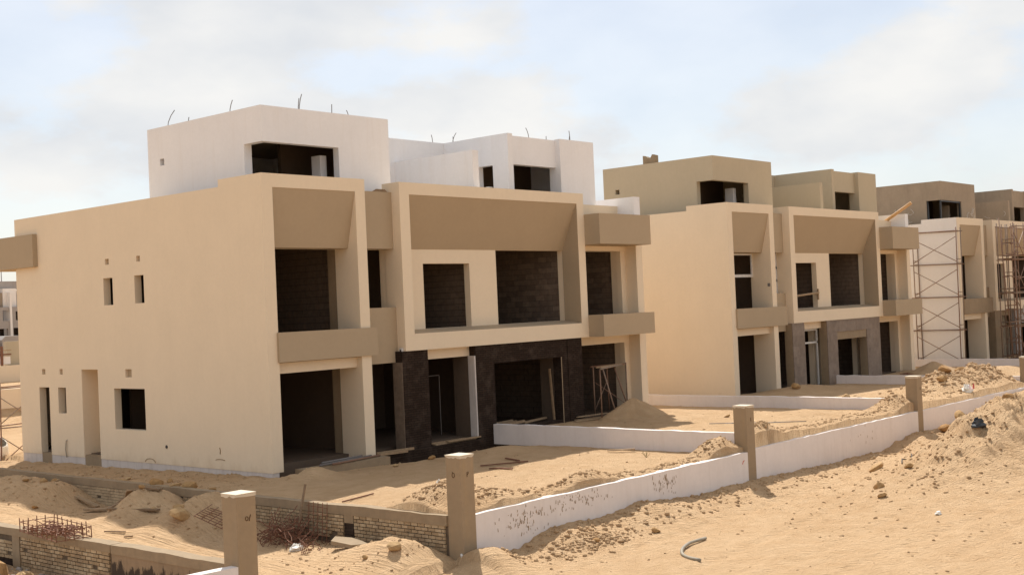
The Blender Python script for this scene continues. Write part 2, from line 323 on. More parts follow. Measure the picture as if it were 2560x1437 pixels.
# ------------------------------------------------------------------ houses
BLK = {}
def block_mesh(dx, dy, dz, mat, key):
    if key not in BLK:
        e = .006; V = bxV(0, dx, 0, dy, 0, dz)
        BLK[key] = mkmesh("block", V, BF, mat)
    return BLK[key]
def blockwork(parent, x, y0, y1, z0, z1, single, face=-1):
    """cement-block wall in a plane x = const seen from its -x side"""
    base = box("partition_wall", BLOCKJ, parent, x+.02, x+.18, y0, y1, z0, z1)
    bl, bh, jt = .40, .20, .014; row = 0; z = z0; mb = MB()
    while z < z1-.05:
        h = min(bh, z1-z)-jt; y = y0-(bl/2 if row % 2 else 0)-random.random()*.04
        while y < y1-.02:
            a = max(y, y0); e = min(y+bl, y1)-jt
            if e-a > .06:
                pr = random.uniform(-.006, .006)
                if single:
                    o = bpy.data.objects.new("block", block_mesh(.05, round(e-a, 2), round(h, 2), BLOCK, ('b', round(e-a, 2), round(h, 2))))
                    o.location = (x+pr, a, z); link(o, base)
                else: mb.box(x+pr, x+.05, a, e, z, z+h)
            y += bl
        z += bh; row += 1
    if not single:
        o = mb.build("blockwork", BLOCK, base); o['kind'] = 'stuff'
    return base

def rebar(parent, x, y, z, h, lean, name="rebar", r=.013):
    a = random.uniform(0, 6.28); pts = [(x+lean[0]*t*t*h, y+lean[1]*t*t*h, z-.05+(h+.05)*t) for t in (0, .35, .7, 1)]
    MB().tube(pts, r, 5).build(name, REBAR, parent, True)

def house(off, label, v):
    """v: 1 finished, 2 tiled, 3 under render"""
    H = thing("house", off, label, "house", "matching villas in a row")
    SIDE = {1: CREAM, 2: CREAM, 3: WHITE2}[v]; ROOF = {1: WHITE, 2: BEIGE, 3: CEMENT}[v]; PAN = TAN
    GF = {1: BITUM, 2: CONC, 3: GREYB}[v]
    # --- side wall with its openings
    holes = [(7.62, 8.15, 4.94, 5.79), (5.88, 6.39, 4.94, 5.79), (7.79, 8.01, 6.21, 6.39), (6.04, 6.24, 6.21, 6.38), (11.97, 12.19, 2.76, 2.94), (10.85, 11.04, 2.76, 2.94),
             (6.74, 7.09, 2.68, 2.93), (11.75, 12.41, .09, 2.33), (10.69, 11.18, 1.48, 2.33), (8.69, 9.67, .09, 2.92), (6.06, 7.77, 1.06, 2.33)] if v == 1 else []
    wall("side_wall", SIDE, H, 'x', 0, .24, .75, 13.7, .09, 8.28, holes+[(1.95, 13.7, 8.07, 8.28)])
    if v == 1:
        for h in holes[2:7]: box("vent_back", TAN, H, .09, .2, h[0], h[1], h[2], h[3])
        m = MB(); m.box(.24, .72, 8.57, 8.69, .05, 3.0).box(.24, .72, 9.67, 9.79, .05, 3.0).box(.24, .72, 8.69, 9.67, 2.92, 3.0).box(.66, .72, 8.69, 9.67, .05, 2.92); m.build("niche", CREAM, H)
        box("niche_sill", CONC, H, .03, .66, 8.69, 9.67, -.2, .17)
        box("door_sill", CONC, H, .03, .26, 11.75, 12.41, -.3, .14)
        MB().tube([(.02, 10.72, .62), (-.04, 10.72, .60), (-.05, 10.75, .3), (-.03, 10.74, .05)], .018).build("drain_pipe", HOSE, H)
        m = MB(); m.tube([(-.003, 5.9+.28*math.cos(t_), .10+.13*math.sin(t_)) for t_ in np.linspace(.2, 3.0, 9)], .012, 4).tube([(-.003, 2.35+.22*math.cos(t_), .34+.03*math.sin(t_)) for t_ in np.linspace(.1, 3.0, 7)], .012, 4).tube([(-.003, 2.35, .52), (-.004, 2.33, .62), (-.003, 2.36, .70)], .016, 4); m.build("mud_mark", SPLAT, H)
        MB().bar((-.02, 5.0, .62), (.05, 5.0, .62), .05, 8).build("pipe_stub", BLACKP, H)
    m = MB(); m.box(.015, .24, .02, 8.69 if v == 1 else 13.68, -.6, .088)
    if v == 1: m.box(.015, .24, 9.67, 11.75, -.6, .088).box(.015, .24, 12.41, 13.68, -.6, .088)
    m.build("plinth", PLINTH, H)
    # --- frame around the first bay
    m = MB(); m.box(0, .38, 0, .75, .09, 7.9).box(3.41, 3.79, 0, .75, -.05, 7.9).box(0, 3.79, 0, .30, 7.9, 8.28).box(0, .24, .30, .75, 7.9, 8.28)
    m.build("bay_frame", CREAM, H)
    MB().prism([(.015, 7.9), (.41, 6.26), (.76, 6.26), (.76, 7.9)], 'x', .38, 3.41).build("sloped_panel", PAN, H)
    if v == 3: box('frame_side', WHITE2, H, -.006, .004, .02, .752, .09, 8.275)
    be = 4.0 if v == 1 else 4.5
    box("balcony_band", PAN if v != 3 else CONC, H, .33, be, -.08, .01, 3.08, 3.9)
    box("balcony_upstand", PAN if v != 3 else CONC, H, .38, 3.41, .01, .22, 3.08, 3.88)
    box("bay_soffit", CREAM, H, .38, 3.41, .22, .76, 2.76, 3.05)
    # --- recessed facade wall
    fh = [(.45, 3.41, 3.3, 6.26), (3.82, 5.2, 4.47, 6.25), (6.83, 8.99, 3.75, 5.82), (10.32, 13.96, 3.75, 6.265), (14.55, 17.2, 3.3, 6.25),
          (.38, 3.41, .0, 2.76), (3.79, 5.3, .0, 2.79), (5.3, 8.345, .0, 3.0), (9.2, 12.8, .0, 2.6), (14.5, 17.2, .0, 2.8)]
    wall("facade_wall", CREAM, H, 'y', .75, 1.0, .24, 17.5, .0, 7.98, fh)
    for z0, z1 in ((6.25, 7.98), (2.79, 4.47)): box("connector_panel", PAN if v != 3 or z0 > 5 else CONC, H, 3.79, 5.2, .35, .76, z0, z1)
    # --- big frame
    m = MB(); m.box(5.2, 5.61, 0, .76, 3.12, 8.27).box(13.95, 14.34, 0, .76, 3.12, 8.27).box(5.61, 13.95, 0, .76, 3.12, 3.6).box(5.61, 13.95, 0, .30, 7.9, 8.27)
    m.build("portal_frame", CREAM, H)
    m = MB(); m.prism([(0, 3.6), (0, 3.635), (.004, 3.636), (.76, 3.75), (.76, 3.6)], 'x', 5.61, 13.95); m.build("portal_sill", TAN, H)
    MB().box(5.62, 13.94, -.001, .003, 3.59, 3.634).build("sill_edge", CREAM, H)
    MB().prism([(.015, 7.9), (.74, 6.27), (.76, 6.27), (.76, 7.9)], 'x', 5.61, 13.95).build("sloped_panel", PAN, H)
    MB().box(13.938, 13.952, .006, .752, 3.66, 7.88).build("portal_reveal", TAN, H)
    # --- right bay boxes, lintels and column
    box("corner_box", TAN, H, 14.34, 17.51, -.68, .52, 6.43, 7.52); box("corner_box", TAN, H, 14.34, 17.52, -.68, .52, 3.12, 3.9)
    box("lintel", CREAM, H, 14.34, 17.47, .5, .752, 6.25, 6.44); box("lintel", CREAM, H, 14.34, 17.47, .5, .752, 2.8, 3.13)
    m = MB(); m.box(17.47, 17.87, 0, .5, -.3, 6.44).box(17.47, 17.87, .5, .76, -.3, 7.0).box(17.18, 17.47, .52, .752, -.1, 6.26); m.build("corner_column", CREAM, H)
    box("parapet", WHITE, H, 17.44, 17.83, -.02, 13.7, 7.5, 8.28)
    box("side_wall", CREAM, H, 17.5, 17.87, .76, 13.7, -.3, 7.5)
    wall("rear_wall", CREAM, H, 'y', 13.46, 13.7, .24, 17.5, -.3, 8.05, [(12, 13, .3, 2.5), (12, 13, 3.9, 6)])
    box("rear_box", TAN, H, -.17, 2.2, 12.19, 15.6, 6.38, 7.48)
    # --- floors
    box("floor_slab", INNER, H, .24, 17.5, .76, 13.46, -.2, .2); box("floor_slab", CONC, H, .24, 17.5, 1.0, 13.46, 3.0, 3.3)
    box("balcony_slab", CONC, H, .38, 3.41, .22, 1.0, 3.05, 3.3); box("roof_slab", CONC, H, .24, 17.44, 1.0, 13.46, 6.85, 7.1)
    # --- ground floor below the big frame
    if v == 1:
        box("dark_pier", BITUM, H, 5.08, 6.18, .05, .46, -.3, 3.118); box("pier_side", BLOCK, H, 5.062, 5.082, .056, .462, -.1, 2.785)
        wall("dark_wall", BITUM, H, 'y', .05, .40, 8.345, 13.94, -.3, 3.118, [(9.23, 12.72, .32, 2.5)])
        box("dark_post", BITUM, H, 13.1, 13.9, .02, .051, -.1, 3.116)
        box("door_jamb", PLINTH, H, 8.29, 8.345, .055, .34, .2, 2.80)
        box("door_lintel", CREAM, H, 6.18, 8.345, .32, .52, 2.80, 3.118)
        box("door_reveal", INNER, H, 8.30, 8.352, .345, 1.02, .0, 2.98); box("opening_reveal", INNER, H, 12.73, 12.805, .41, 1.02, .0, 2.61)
        m = MB()
        for a, b2 in (((6.3, 1.35, 2.2), (7.95, 1.35, 2.2)), ((7.95, 1.35, .25), (7.95, 1.35, 2.2))): m.bar(a, b2, .014, 4)
        m.build("door_frame", REBAR, H)
        box("threshold", BITUM, H, 3.8, 8.4, -.02, .76, -.5, .12)
        for k, (x0, x1, y0, dz) in enumerate(((6.4, 8.3, .1, .0), (6.3, 8.0, .25, .03), (6.9, 8.4, .0, .05))):
            MB().box(x0, x1, y0, y0+.14, .125+dz, .165+dz).build("timber_plank", TIMBER, H)
        for k in range(6):
            x0 = random.uniform(9.2, 11.2); MB().bar((x0, random.uniform(.45, 1.6), .36), (x0+random.uniform(.7, 1.6), random.uniform(.4, 1.6), .37+random.uniform(0, .1)), .05, 4).build("timber_plank", TIMBER, H)
        MB().bar((12.6, .36, .3), (12.62, .5, 2.1), .045, 4).build("timber_prop", TIMBER, H)
        MB().box(12.73, 12.77, .043, .06, .2, 2.5).build("rough_edge", CONC, H)
        box("junction_box", ALU, H, 5.12, 5.2, .10, .20, 3.0, 3.22); box("junction_hole", BLACKP, H, 5.112, 5.14, .12, .18, 3.03, 3.17)
    elif v == 2:
        def clad(x0, x1, z0, z1, y, skip=None):
            base = wall("clad_wall", CONC, H, 'y', y+.03, y+.4, x0, x1, -.3, 3.118, [skip] if skip else [])
            z = z0; r = 0
            while z < z1-.05:
                h = min(.46, z1-z); x = x0-(.3 if r % 2 else 0)
                while x < x1-.02:
                    a, e = max(x, x0), min(x+.6, x1); zz0, zz1 = z, z+h
                    if skip and a < skip[1] and e > skip[0] and zz0 < skip[3]-.01 and zz1 > skip[2]+.01:
                        if a < skip[0]-.05: e = skip[0]
                        elif e > skip[1]+.05: a = skip[1]
                        else: x += .6; continue
                    if e-a > .05:
                        pr = random.uniform(0, .008); MB().box(a+.0025, e-.0025, y+pr*.5, y+.05, zz0+.0025, zz1-.0025).build("stone_tile", STONE, base)
                    x += .6
                z += .46; r += 1
        clad(5.08, 6.18, -.2, 3.11, .02); clad(8.345, 13.94, -.2, 3.11, .02, (9.35, 12.45, .2, 2.2))
        box("door_lintel", CREAM, H, 6.18, 8.345, .32, .52, 2.80, 3.118)
        m = MB(); m.box(6.2, 8.3, .5, .56, 2.7, 2.78).box(6.2, 8.3, .5, .56, 2.12, 2.2).box(6.9, 6.96, .5, .56, 2.2, 2.7).box(8.22, 8.3, .5, .56, .2, 2.7).box(6.2, 6.26, .5, .56, .2, 2.7); m.build("door_frame", ALU, H)
        m = MB(); m.box(.45, 3.41, .9, .96, 6.16, 6.24).box(.45, 3.41, .9, .96, 5.22, 5.34).box(1.7, 1.8, .9, .96, 5.34, 6.16).box(3.33, 3.41, .9, .96, 5.34, 6.16); m.build("window_frame", ALU, H)
        m = MB(); m.box(3.85, 5.2, .70, .76, 6.17, 6.24).box(3.85, 5.2, .70, .76, 5.55, 5.65).box(3.85, 5.2, .70, .76, 5.0, 5.08).box(3.85, 5.2, .70, .76, 4.47, 4.53).box(4.95, 5.18, .70, .76, 4.53, 6.17); m.build("window_frame", ALU, H)
        MB().bar((6.6, .72, 4.3), (9.05, .72, 4.42), .05, 6).bar((8.95, .70, 4.1), (9.0, .72, 4.6), .045, 4).build("timber_prop", TIMBER, H)
        box("plinth_cladding", STONE, H, 3.8, 5.08, -.05, .76, -.5, .1); box("plinth_cladding", STONE, H, 5.0, 8.4, -.04, .03, -.5, -.0)
        box("switch_box", REBAR, H, 3.395, 3.41, .08, .2, 4.78, 4.92)
    else:
        box("block_pier", CONC, H, 5.08, 6.18, .05, .75, -.3, 3.118); wall("block_wall", GREYB, H, 'y', .05, .40, 8.345, 13.94, -.3, 3.118, [(9.35, 12.45, .2, 2.3)])
        box("door_lintel", CONC, H, 6.18, 8.345, .32, .52, 2.80, 3.118)
    # --- interior walls
    if v == 1:
        blockwork(H, 14.02, 1.0, 4.4, 3.3, 6.6, True); blockwork(H, 17.32, 1.0, 3.4, 3.3, 6.6, True)
        blockwork(H, 13.9, 1.0, 5.4, .2, 2.98, False); blockwork(H, 17.32, 1.0, 3.4, .2, 2.98, False); blockwork(H, 3.86, 1.0, 4.6, 3.3, 6.8, False); blockwork(H, 9.25, 1.0, 3.6, 3.3, 6.8, False)
        box("inner_column", CONC, H, 3.45, 3.80, 1.0, 1.4, .2, 6.85)
    elif v == 2:
        for x, a in ((14.02, 4.4), (17.32, 3.4), (9.25, 3.6)): blockwork(H, x, 1.0, a, 3.3, 6.7, False); blockwork(H, x, 1.0, a, .2, 2.98, False)
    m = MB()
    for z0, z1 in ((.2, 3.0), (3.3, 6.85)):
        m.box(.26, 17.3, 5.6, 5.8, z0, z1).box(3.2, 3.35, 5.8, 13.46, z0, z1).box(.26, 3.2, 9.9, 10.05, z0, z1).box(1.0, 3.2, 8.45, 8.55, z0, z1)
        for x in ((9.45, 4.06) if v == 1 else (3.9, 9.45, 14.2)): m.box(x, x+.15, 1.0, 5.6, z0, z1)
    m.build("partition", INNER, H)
    # --- roof rooms
    wall("roof_room_wall", ROOF, H, 'x', 1.02, 1.29, 1.2, 6.95, 7.1, 10.4, [(1.2, 2.03, 8.0, 9.36), (6.08, 6.30, 9.2, 9.41)])
    wall("roof_room_wall", ROOF, H, 'y', 1.2, 1.45, 1.29, 6.0, 7.1, 10.4, [(1.29, 3.9, 8.0, 9.36)])
    box("roof_room_wall", ROOF, H, 5.78, 6.0, 1.45, 6.95, 7.1, 10.4); box("roof_room_wall", ROOF, H, 1.29, 5.78, 6.75, 6.95, 7.1, 10.4)
    box("roof_room_slab", CONC, H, 1.29, 5.78, 1.45, 6.75, 9.75, 10.2)
    box("roof_room_pier", WHITE if v < 3 else CEMENT, H, 3.75, 4.0, 1.9, 2.3, 7.1, 9.2); box("roof_room_partition", INNER, H, 3.6, 5.78, 3.6, 3.75, 7.1, 9.75)
    if v == 3:
        m = MB(); m.box(1.06, 1.14, 1.24, 1.32, 8.0, 9.36).box(1.06, 1.14, 1.95, 2.02, 8.0, 9.36).box(3.8, 3.88, 1.24, 1.32, 8.0, 9.36).box(1.14, 3.8, 1.24, 1.3, 9.28, 9.35); m.build("window_frame", BLACKP, H)
    wall("roof_back_wall", ROOF, H, 'y', 4.07, 4.3, 6.0, 11.47, 7.1, 10.37)
    box("roof_party_wall", ROOF, H, 8.97, 9.25, .37, 4.07, 7.99, 9.54)
    wall("roof_room_wall", ROOF, H, 'x', 11.47, 11.73, .98, 6.95, 7.1, 10.37, [(1.72, 2.42, 7.5, 9.32)])
    box("roof_room_lintel", ROOF, H, 11.73, 14.36, 1.2, 1.45, 9.33, 10.335); box("roof_room_sill", ROOF, H, 11.73, 14.36, 1.2, 1.45, 7.1, 7.95)
    box("roof_room_block", ROOF, H, 14.36, 16.39, .98, 1.5, 7.1, 10.37); box("roof_room_wall", ROOF, H, 16.15, 16.39, 1.5, 6.95, 7.1, 10.37); box("roof_room_wall", ROOF, H, 11.73, 16.15, 6.75, 6.95, 7.1, 10.37)
    box("roof_room_slab", CONC, H, 11.73, 16.15, 1.5, 6.75, 9.75, 10.2); box("roof_room_partition", INNER, H, 11.73, 16.15, 3.9, 4.05, 7.1, 9.75)
    return H

h1 = house((0, 0, 0), "cream villa with unpainted white roof rooms and dark bitumen-coated ground floor wall", 1)
h2 = house((23.02, -.7, -.07), "cream villa with beige roof rooms and brown stone tiles round its entrance", 2)
h3 = house((44.58, -1.81, -.23), "unfinished villa with white side wall, grey cement roof rooms and scaffolding in front", 3)
for (x, y, h, l) in ((1.12, 5.97, .52, (.3, -.35)), (1.12, 4.86, .16, (.1, -.1)), (1.12, 2.77, .38, (.15, -.2)), (2.52, 1.3, .48, (.12, -.15)), (2.50, 1.32, .36, (.05, -.1)),
                     (3.78, 1.3, .30, (.02, -.02)), (4.45, 1.3, .18, (-.25, .2)), (11.6, 3.73, .34, (.3, -.3)), (11.6, 3.7, .2, (0, 0)), (11.0, 4.15, .28, (-.1, .1)), (13.01, 1.3, .33, (-.2, .2)), (14.0, 1.3, .1, (0, 0)), (15.15, 1.1, .36, (-.05, .05)), (15.12, 1.12, .2, (.1, -.1))):
    rebar(h1, x, y, 10.38, h, l)
m = MB()
for k in range(3): m.box(4.55+.1*k, 5.1, .42+.04*k, .5+.04*k, 7.98+.035*k, 8.01+.035*k)
tag(m.build("timber_offcuts", TIMBER), "timber offcuts lying on the tan parapet between the two frames of the white-roofed villa", "timber")
# bucket in the roof window
m = MB(); n = 14; prof = [(.0, 0), (.10, 0), (.125, .26), (.115, .26), (.09, .02), (0, .02)]
V = [(r*math.cos(2*math.pi*i/n), r*math.sin(2*math.pi*i/n), z) for r, z in prof for i in range(n)]
F = [(k*n+i, k*n+(i+1) % n, (k+1)*n+(i+1) % n, (k+1)*n+i) for k in range(len(prof)-1) for i in range(n)]
o = mk("bucket", V, F, PLASTIC, None, True); o.location = (11.60, 2.05, 8.33); tag(o, "white plastic bucket standing in the narrow roof-room window", "bucket")
box("window_ledge", WHITE, h1, 11.50, 11.73, 1.72, 2.42, 7.5, 8.33)
# villa 2 roof: concrete stub, loose pipe
V = [(0, 0, 0), (.62, 0, 0), (.62, .3, 0), (0, .3, 0), (0, 0, .42), (.14, 0, .40), (.26, 0, .30), (.40, 0, .30), (.5, 0, .44), (.62, 0, .42), (0, .3, .40), (.14, .3, .38), (.26, .3, .28), (.40, .3, .28), (.5, .3, .42), (.62, .3, .40)]
F = [(0, 1, 9, 8, 7, 6, 5, 4), (3, 10, 11, 12, 13, 14, 15, 2), (0, 3, 2, 1), (0, 4, 10, 3), (1, 2, 15, 9)]+[(4+i, 5+i, 11+i, 10+i) for i in range(5)]
o = mk("concrete_stub", V, F, CONC); o.location = (24.35, 4.25, 10.32); o.rotation_euler = (0, 0, R(-90)); tag(o, "broken grey concrete stub standing on the edge of the beige roof room", "concrete block")
o = MB().bar((40.1, .75, 7.55), (40.2, -1.2, 8.72), .085, 10).build("pipe", CARD, None, True); tag(o, "long orange-brown pipe leaning out over the tan corner box of the stone-tiled villa", "pipe")
MB().tube([(35.95, 1.2, 9.2), (36.0, 1.1, 8.8), (35.97, 1.05, 8.4), (36.0, 1.1, 7.6)], .02).build("cable", WIRE, h2)
# putty squiggles on villa 3 roof rooms
m = MB()
for k in range(46):
    if k < 24: q = (1.008, random.uniform(2.4, 5.6), random.uniform(8.0, 8.75)); ax = 1
    elif k < 38: q = (random.uniform(4.2, 5.9), 1.19, random.uniform(8.1, 8.8)); ax = 0
    else: q = (8.96, random.uniform(.6, 3.4), random.uniform(8.1, 8.8)); ax = 1
    pts = []; a = random.uniform(0, 6.28); u = w = 0
    for i in range(6):
        pts.append((q[0], q[1]+u, q[2]+w) if ax else (q[0]+u, q[1], q[2]+w)); a += random.uniform(-.9, .9); u += .07*math.cos(a); w += .07*math.sin(a)
    m.tube(pts, .012, 4)
m.build("putty_repairs", WHITEPUTTY, h3)

# ------------------------------------------------------------------ concrete step slab, pipes in front of villa 1
tag(MB().prism([(.75, -.35), (3.85, -.55), (3.95, -.05), (.75, -.02)], 'z', -.10, .12).build("concrete_slab", CONC), "low grey concrete slab lying before the open bay of the white-roofed villa", "slab")
for k, (a, b2, mt) in enumerate((((1.3, -.42, .17), (3.5, -.12, .17), REBAR), ((1.7, -.5, .16), (3.75, -.22, .16), SCAF), ((1.5, -.28, .21), (3.2, -.05, .20), REBAR))):
    tag(MB().bar(a, b2, .03, 8).build("steel_pipe", mt, None, True), ("long grey steel pipe lying on the low slab before the open bay", "rust-red steel pipe lying along the outer edge of the low slab", "grey steel pipe on the low slab, the one closest to the cream pier")[k], "pipe", "pipes lying on the low slab")
for k, (a, b2) in enumerate((((3.85, -.02, .14), (4.8, -.30, .16)), ((3.9, .1, .17), (5.2, -.15, .19)))):
    tag(MB().bar(a, b2, .05, 4).build("timber_plank", TIMBER), "short timber plank beside the cream pier by the dark doorway", "plank", "planks by the dark doorway")

# ------------------------------------------------------------------ fence posts
def post(x, label, marks=()):
    P = thing("fence_post", (x, -9.4, -1.3), label, "post", "concrete posts along the boundary wall")
    e = .012; prof = [(e, 0), (.42-e, 0), (.42, e), (.42, .42-e), (.42-e, .42), (e, .42), (0, .42-e), (0, e)]
    MB().prism(prof, 'z', 0, 2.56).build("shaft", POSTC, P)
    V = []; n = 28
    for z, r in ((2.545, .002), (2.576, .003), (2.578, .009), (2.592, .009)):
        for i in range(n):
            s = i/n*4; k = int(s); f = s-k; cx = [(-r+f*(.42+2*r), -r), (.42+r, -r+f*(.42+2*r)), (.42+r-f*(.42+2*r), .42+r), (-r, .42+r-f*(.42+2*r))][k]
            V.append((cx[0], cx[1], z+(random.uniform(-.03, .02) if z == 2.545 else 0)))
    F = [(k*n+i, k*n+(i+1) % n, (k+1)*n+(i+1) % n, (k+1)*n+i) for k in range(3) for i in range(n)]+[tuple(range(3*n, 4*n)), tuple(range(n-1, -1, -1))]
    mk("cap", V, F, CAPW, P)
    for f, u, z, kind in marks:
        m = MB()
        def pt(a, b): return (-.004, u+a, z+b) if f == 'l' else (u+a, -.004, z+b)
        if kind == 'o': m.tube([pt(.035*math.cos(t), .05*math.sin(t)) for t in np.linspace(0, 6.28, 13)], .007, 4).tube([pt(.02, .05), pt(.03, .07)], .006, 4)
        elif kind == 'p': m.tube([pt(-.02, -.05), pt(-.02, .05), pt(.015, .055), pt(.02, .02), pt(-.01, 0)], .007, 4)
        elif kind == '01': m.tube([pt(-.05+.03*math.cos(t), .035*math.sin(t)) for t in np.linspace(0, 6.28, 13)], .007, 4).tube([pt(.0, -.05), pt(.01, 0), pt(.035, .06)], .008, 4)
        else: m.tube([pt(-.01, .05), pt(.015, .03), pt(0, 0), pt(.015, -.03), pt(-.01, -.045)], .008, 4)
        m.build("painted_mark", INK, P)
    m = MB(); m.bar((-.005, .06, .55), (-.05, .0, .52), .03, 5).build("putty_blob", WHITEPUTTY, P)
    return P
post(-8.10, "square concrete post across the sandy lane, beside the white wall stub", [('f', .26, 2.15, '01')])
post(-2.48, "square concrete post where the long white wall meets the brick retaining wall", [('l', .20, 2.18, 'o'), ('f', .22, 2.18, 'p')])
post(9.06, "square concrete post in the white wall where the first dividing wall joins it", [('f', .22, 2.2, '3')])
post(20.6, "square concrete post in the white wall beside the sand heap, before the stone-tiled villa", [('f', .25, 2.15, '3')])
post(32.1, "square concrete post in the white wall at the far heaps, before the scaffolded villa")

# ------------------------------------------------------------------ boundary walls
def rough_wall(name, x0, x1, y0, y1, z0, z1, mat, jig=.012):
    """long thin wall with a slightly uneven top edge"""
    alongx = (x1-x0) > (y1-y0); l = (x1-x0) if alongx else (y1-y0); n = max(4, int(l/.35)); V = []; F = []
    for i in range(n+1):
        t = i/n; dz = random.uniform(-jig, jig)
        a = x0+t*(x1-x0) if alongx else y0+t*(y1-y0)
        for (s, z) in ((0, z0), (0, z1+dz), (1, z1+dz+random.uniform(-.004, .004)), (1, z0)):
            V.append((a, (y0, y1)[s], z) if alongx else ((x0, x1)[s], a, z))
    for i in range(n):
        for k in range(4): F.append((i*4+k, i*4+(k+1) % 4, (i+1)*4+(k+1) % 4, (i+1)*4+k))
    F += [(3, 2, 1, 0), (n*4, n*4+1, n*4+2, n*4+3)]
    if not alongx: F = [tuple(reversed(f)) for f in F]
    return (V, F)
def bwall(x0, x1, y0, y1, z0, z1, label, dirt=None, foot=False):
    P = thing("boundary_wall", ((x0+x1)/2, (y0+y1)/2, z0), label, "wall")
    c = P.location; V, F = rough_wall("w", x0, x1, y0, y1, z0, z1, BWALL); mk("wall_body", [(v[0]-c[0], v[1]-c[1], v[2]-c[2]) for v in V], F, BWALL, P)
    if dirt:
        m = MB(); rg = random.Random(5)
        for k in range(dirt[2]):
            cl = rg.choice(dirt[0]); x = rg.gauss(cl[0], cl[1]); z = rg.gauss(cl[2], .13); w = rg.uniform(.006, .014); h = w*rg.uniform(1, 4); sk = rg.uniform(-.02, .02)
            if not (x0+.02 < x < x1-.02 and z < z1-.04): continue
            y = y0-.0035
            m.add([(x-w-c[0], y-c[1], z-h-c[2]), (x+w-c[0], y-c[1], z-h*.8-c[2]), (x+w+sk-c[0], y-c[1], z+h-c[2]), (x-w*.4+sk-c[0], y-c[1], z+h*1.2-c[2])], [(0, 1, 2, 3)])
        m.build("mud_splashes", SPLAT, P)['kind'] = 'stuff'
    return P
w1 = bwall(-2.06, 9.06, -9.39, -9.19, -1.5, .02, "long white boundary wall splashed with mud, running from the retaining-wall corner post", ([(-.4, .45, -.35), (1.5, .55, -.18), (5.0, .25, -.3)], 0, 230))
MB().tube([(10.35, -.004, 1.22), (10.4, -.005, 1.3), (10.46, -.004, 1.31)], .01, 4).build("red_mark", REDMARK, None).parent = w1
bpy.data.objects["red_mark"].location = (-3.5-1.6, -.1, .0)
bwall(9.48, 20.6, -9.39, -9.19, -1.5, .075, "white boundary wall between the first dividing wall and the post before the stone-tiled villa", ([(16.5, .8, -.3)], 0, 14))
bwall(21.02, 32.1, -9.39, -9.19, -1.5, .07, "white boundary wall half buried by the big heap of stony sand")
bwall(32.52, 43.5, -9.39, -9.19, -1.5, .07, "white boundary wall before the scaffolded villa, past the far heaps")
d1 = bwall(9.06, 9.25, -8.98, .5, -.12, .53, "white dividing wall running out from the white-roofed villa between its two front yards")
MB().box(-.085, .085, -4.68, 4.74, -.3, .005).build("footing", BITUM, d1)
MB().box(-.13, -.094, 4.54, 4.80, -.2, .60).build("end_block", BITUM, d1)
bwall(20.6, 20.8, -8.98, 13, -.3, .51, "white dividing wall along the sandy strip beside the stone-tiled villa's blank side")
bwall(32.05, 32.25, -8.98, -.3, -.3, .49, "white dividing wall running out from the stone-tiled villa's entrance wall")
bwall(43.6, 43.8, -8.98, 12, -.3, .54, "white dividing wall at the foot of the tall scaffold by the white side wall")
bwall(-14, -8.10, -9.39, -9.19, -1.5, .06, "white wall stub meeting the post across the sandy lane")

# ------------------------------------------------------------------ brick retaining walls (faces look towards -x)
BM = {}
def brick_obj(l, h, parent, loc):
    k = (round(l, 2), round(h, 3))
    if k not in BM:
        l2, h2 = k; V = [(0, .004, .003), (.045, 0, 0), (.045, l2, 0), (0, l2-.004, .002), (.0, .003, h2-.004), (.045, 0, h2), (.045, l2, h2), (.0, l2-.003, h2-.002)]
        BM[k] = mkmesh("brick", V, [(0, 3, 2, 1), (4, 5, 6, 7), (0, 1, 5, 4), (1, 2, 6, 5), (2, 3, 7, 6), (3, 0, 4, 7)], BRICK)
    o = bpy.data.objects.new("brick", BM[k]); o.location = loc; return link(o, parent)
def brick_face(P, x, y0, y1, ztop, courses, limit=300, gap=.03):
    bl, bh = .205, .078; todo = []
    for r in range(courses):
        z = ztop-(r+1)*bh; y = y1+(bl/2 if r % 2 else 0)
        while y > y0+.02:
            a, e = max(y-bl, y0), min(y, y1)
            if e-a > .05 and random.random() > gap: todo.append((a, e-.012, z, bh-.012))
            y -= bl*random.choice((1, 1, 1, .98))
    todo.sort(key=lambda q: q[0])      # nearest the camera first (smallest y)
    for a, e, z, h in todo[:limit]: brick_obj(e-a, h, P, (x+random.uniform(-.008, .006), a, z))
    if len(todo) > limit:
        m = MB()
        for a, e, z, h in todo[limit:]: m.box(x, x+.045, a, e, z, z+h)
        m.build("bricks", BRICK, P)['kind'] = 'stuff'
def coping(P, x0, x1, y0, y1, z0, z1, mat=CONC):
    V, F = rough_wall("c", x0, x1, y0, y1, z0, z1, mat, .012); return mk("coping_beam", V, F, mat, P)
A = thing("retaining_wall", (-2.5, 0, -1.3), "long brick retaining wall with concrete coping below the cream side wall", "wall", "brick retaining walls")
box("core", MORTAR, A, .035, .22, -5.72, 18, 0, 1.2); coping(A, 0, .22, -5.72, 18, 1.10, 1.30); brick_face(A, 0, -5.70, 14.0, 1.10, 7)
for y in (11.2, 2.6, -1.0): box("pier", CONC, A, .002, .05, y-.09, y+.09, .3, 1.11)
B = thing("retaining_wall", (-2.5, 0, -1.3), "short brick retaining wall with a thick coping between the rebar heap and the corner post", "wall", "brick retaining walls")
box("core", MORTAR, B, .035, .22, -8.98, -5.74, -.2, 1.2); coping(B, -.025, .22, -8.98, -5.74, 1.11, 1.325); brick_face(B, -.01, -8.9, -6.06, 1.12, 9)
box("pier", BITUM, B, -.012, .05, -6.05, -5.76, .1, .95); box("pier", CONC, B, -.02, .05, -6.06, -5.75, .93, 1.12)
m = MB(); V = []
Cw = thing("retaining_wall", (-8.0, 0, -1.3), "brick retaining wall with crumbling coping on the near side of the lane, under the rebar cage", "wall", "brick retaining walls")
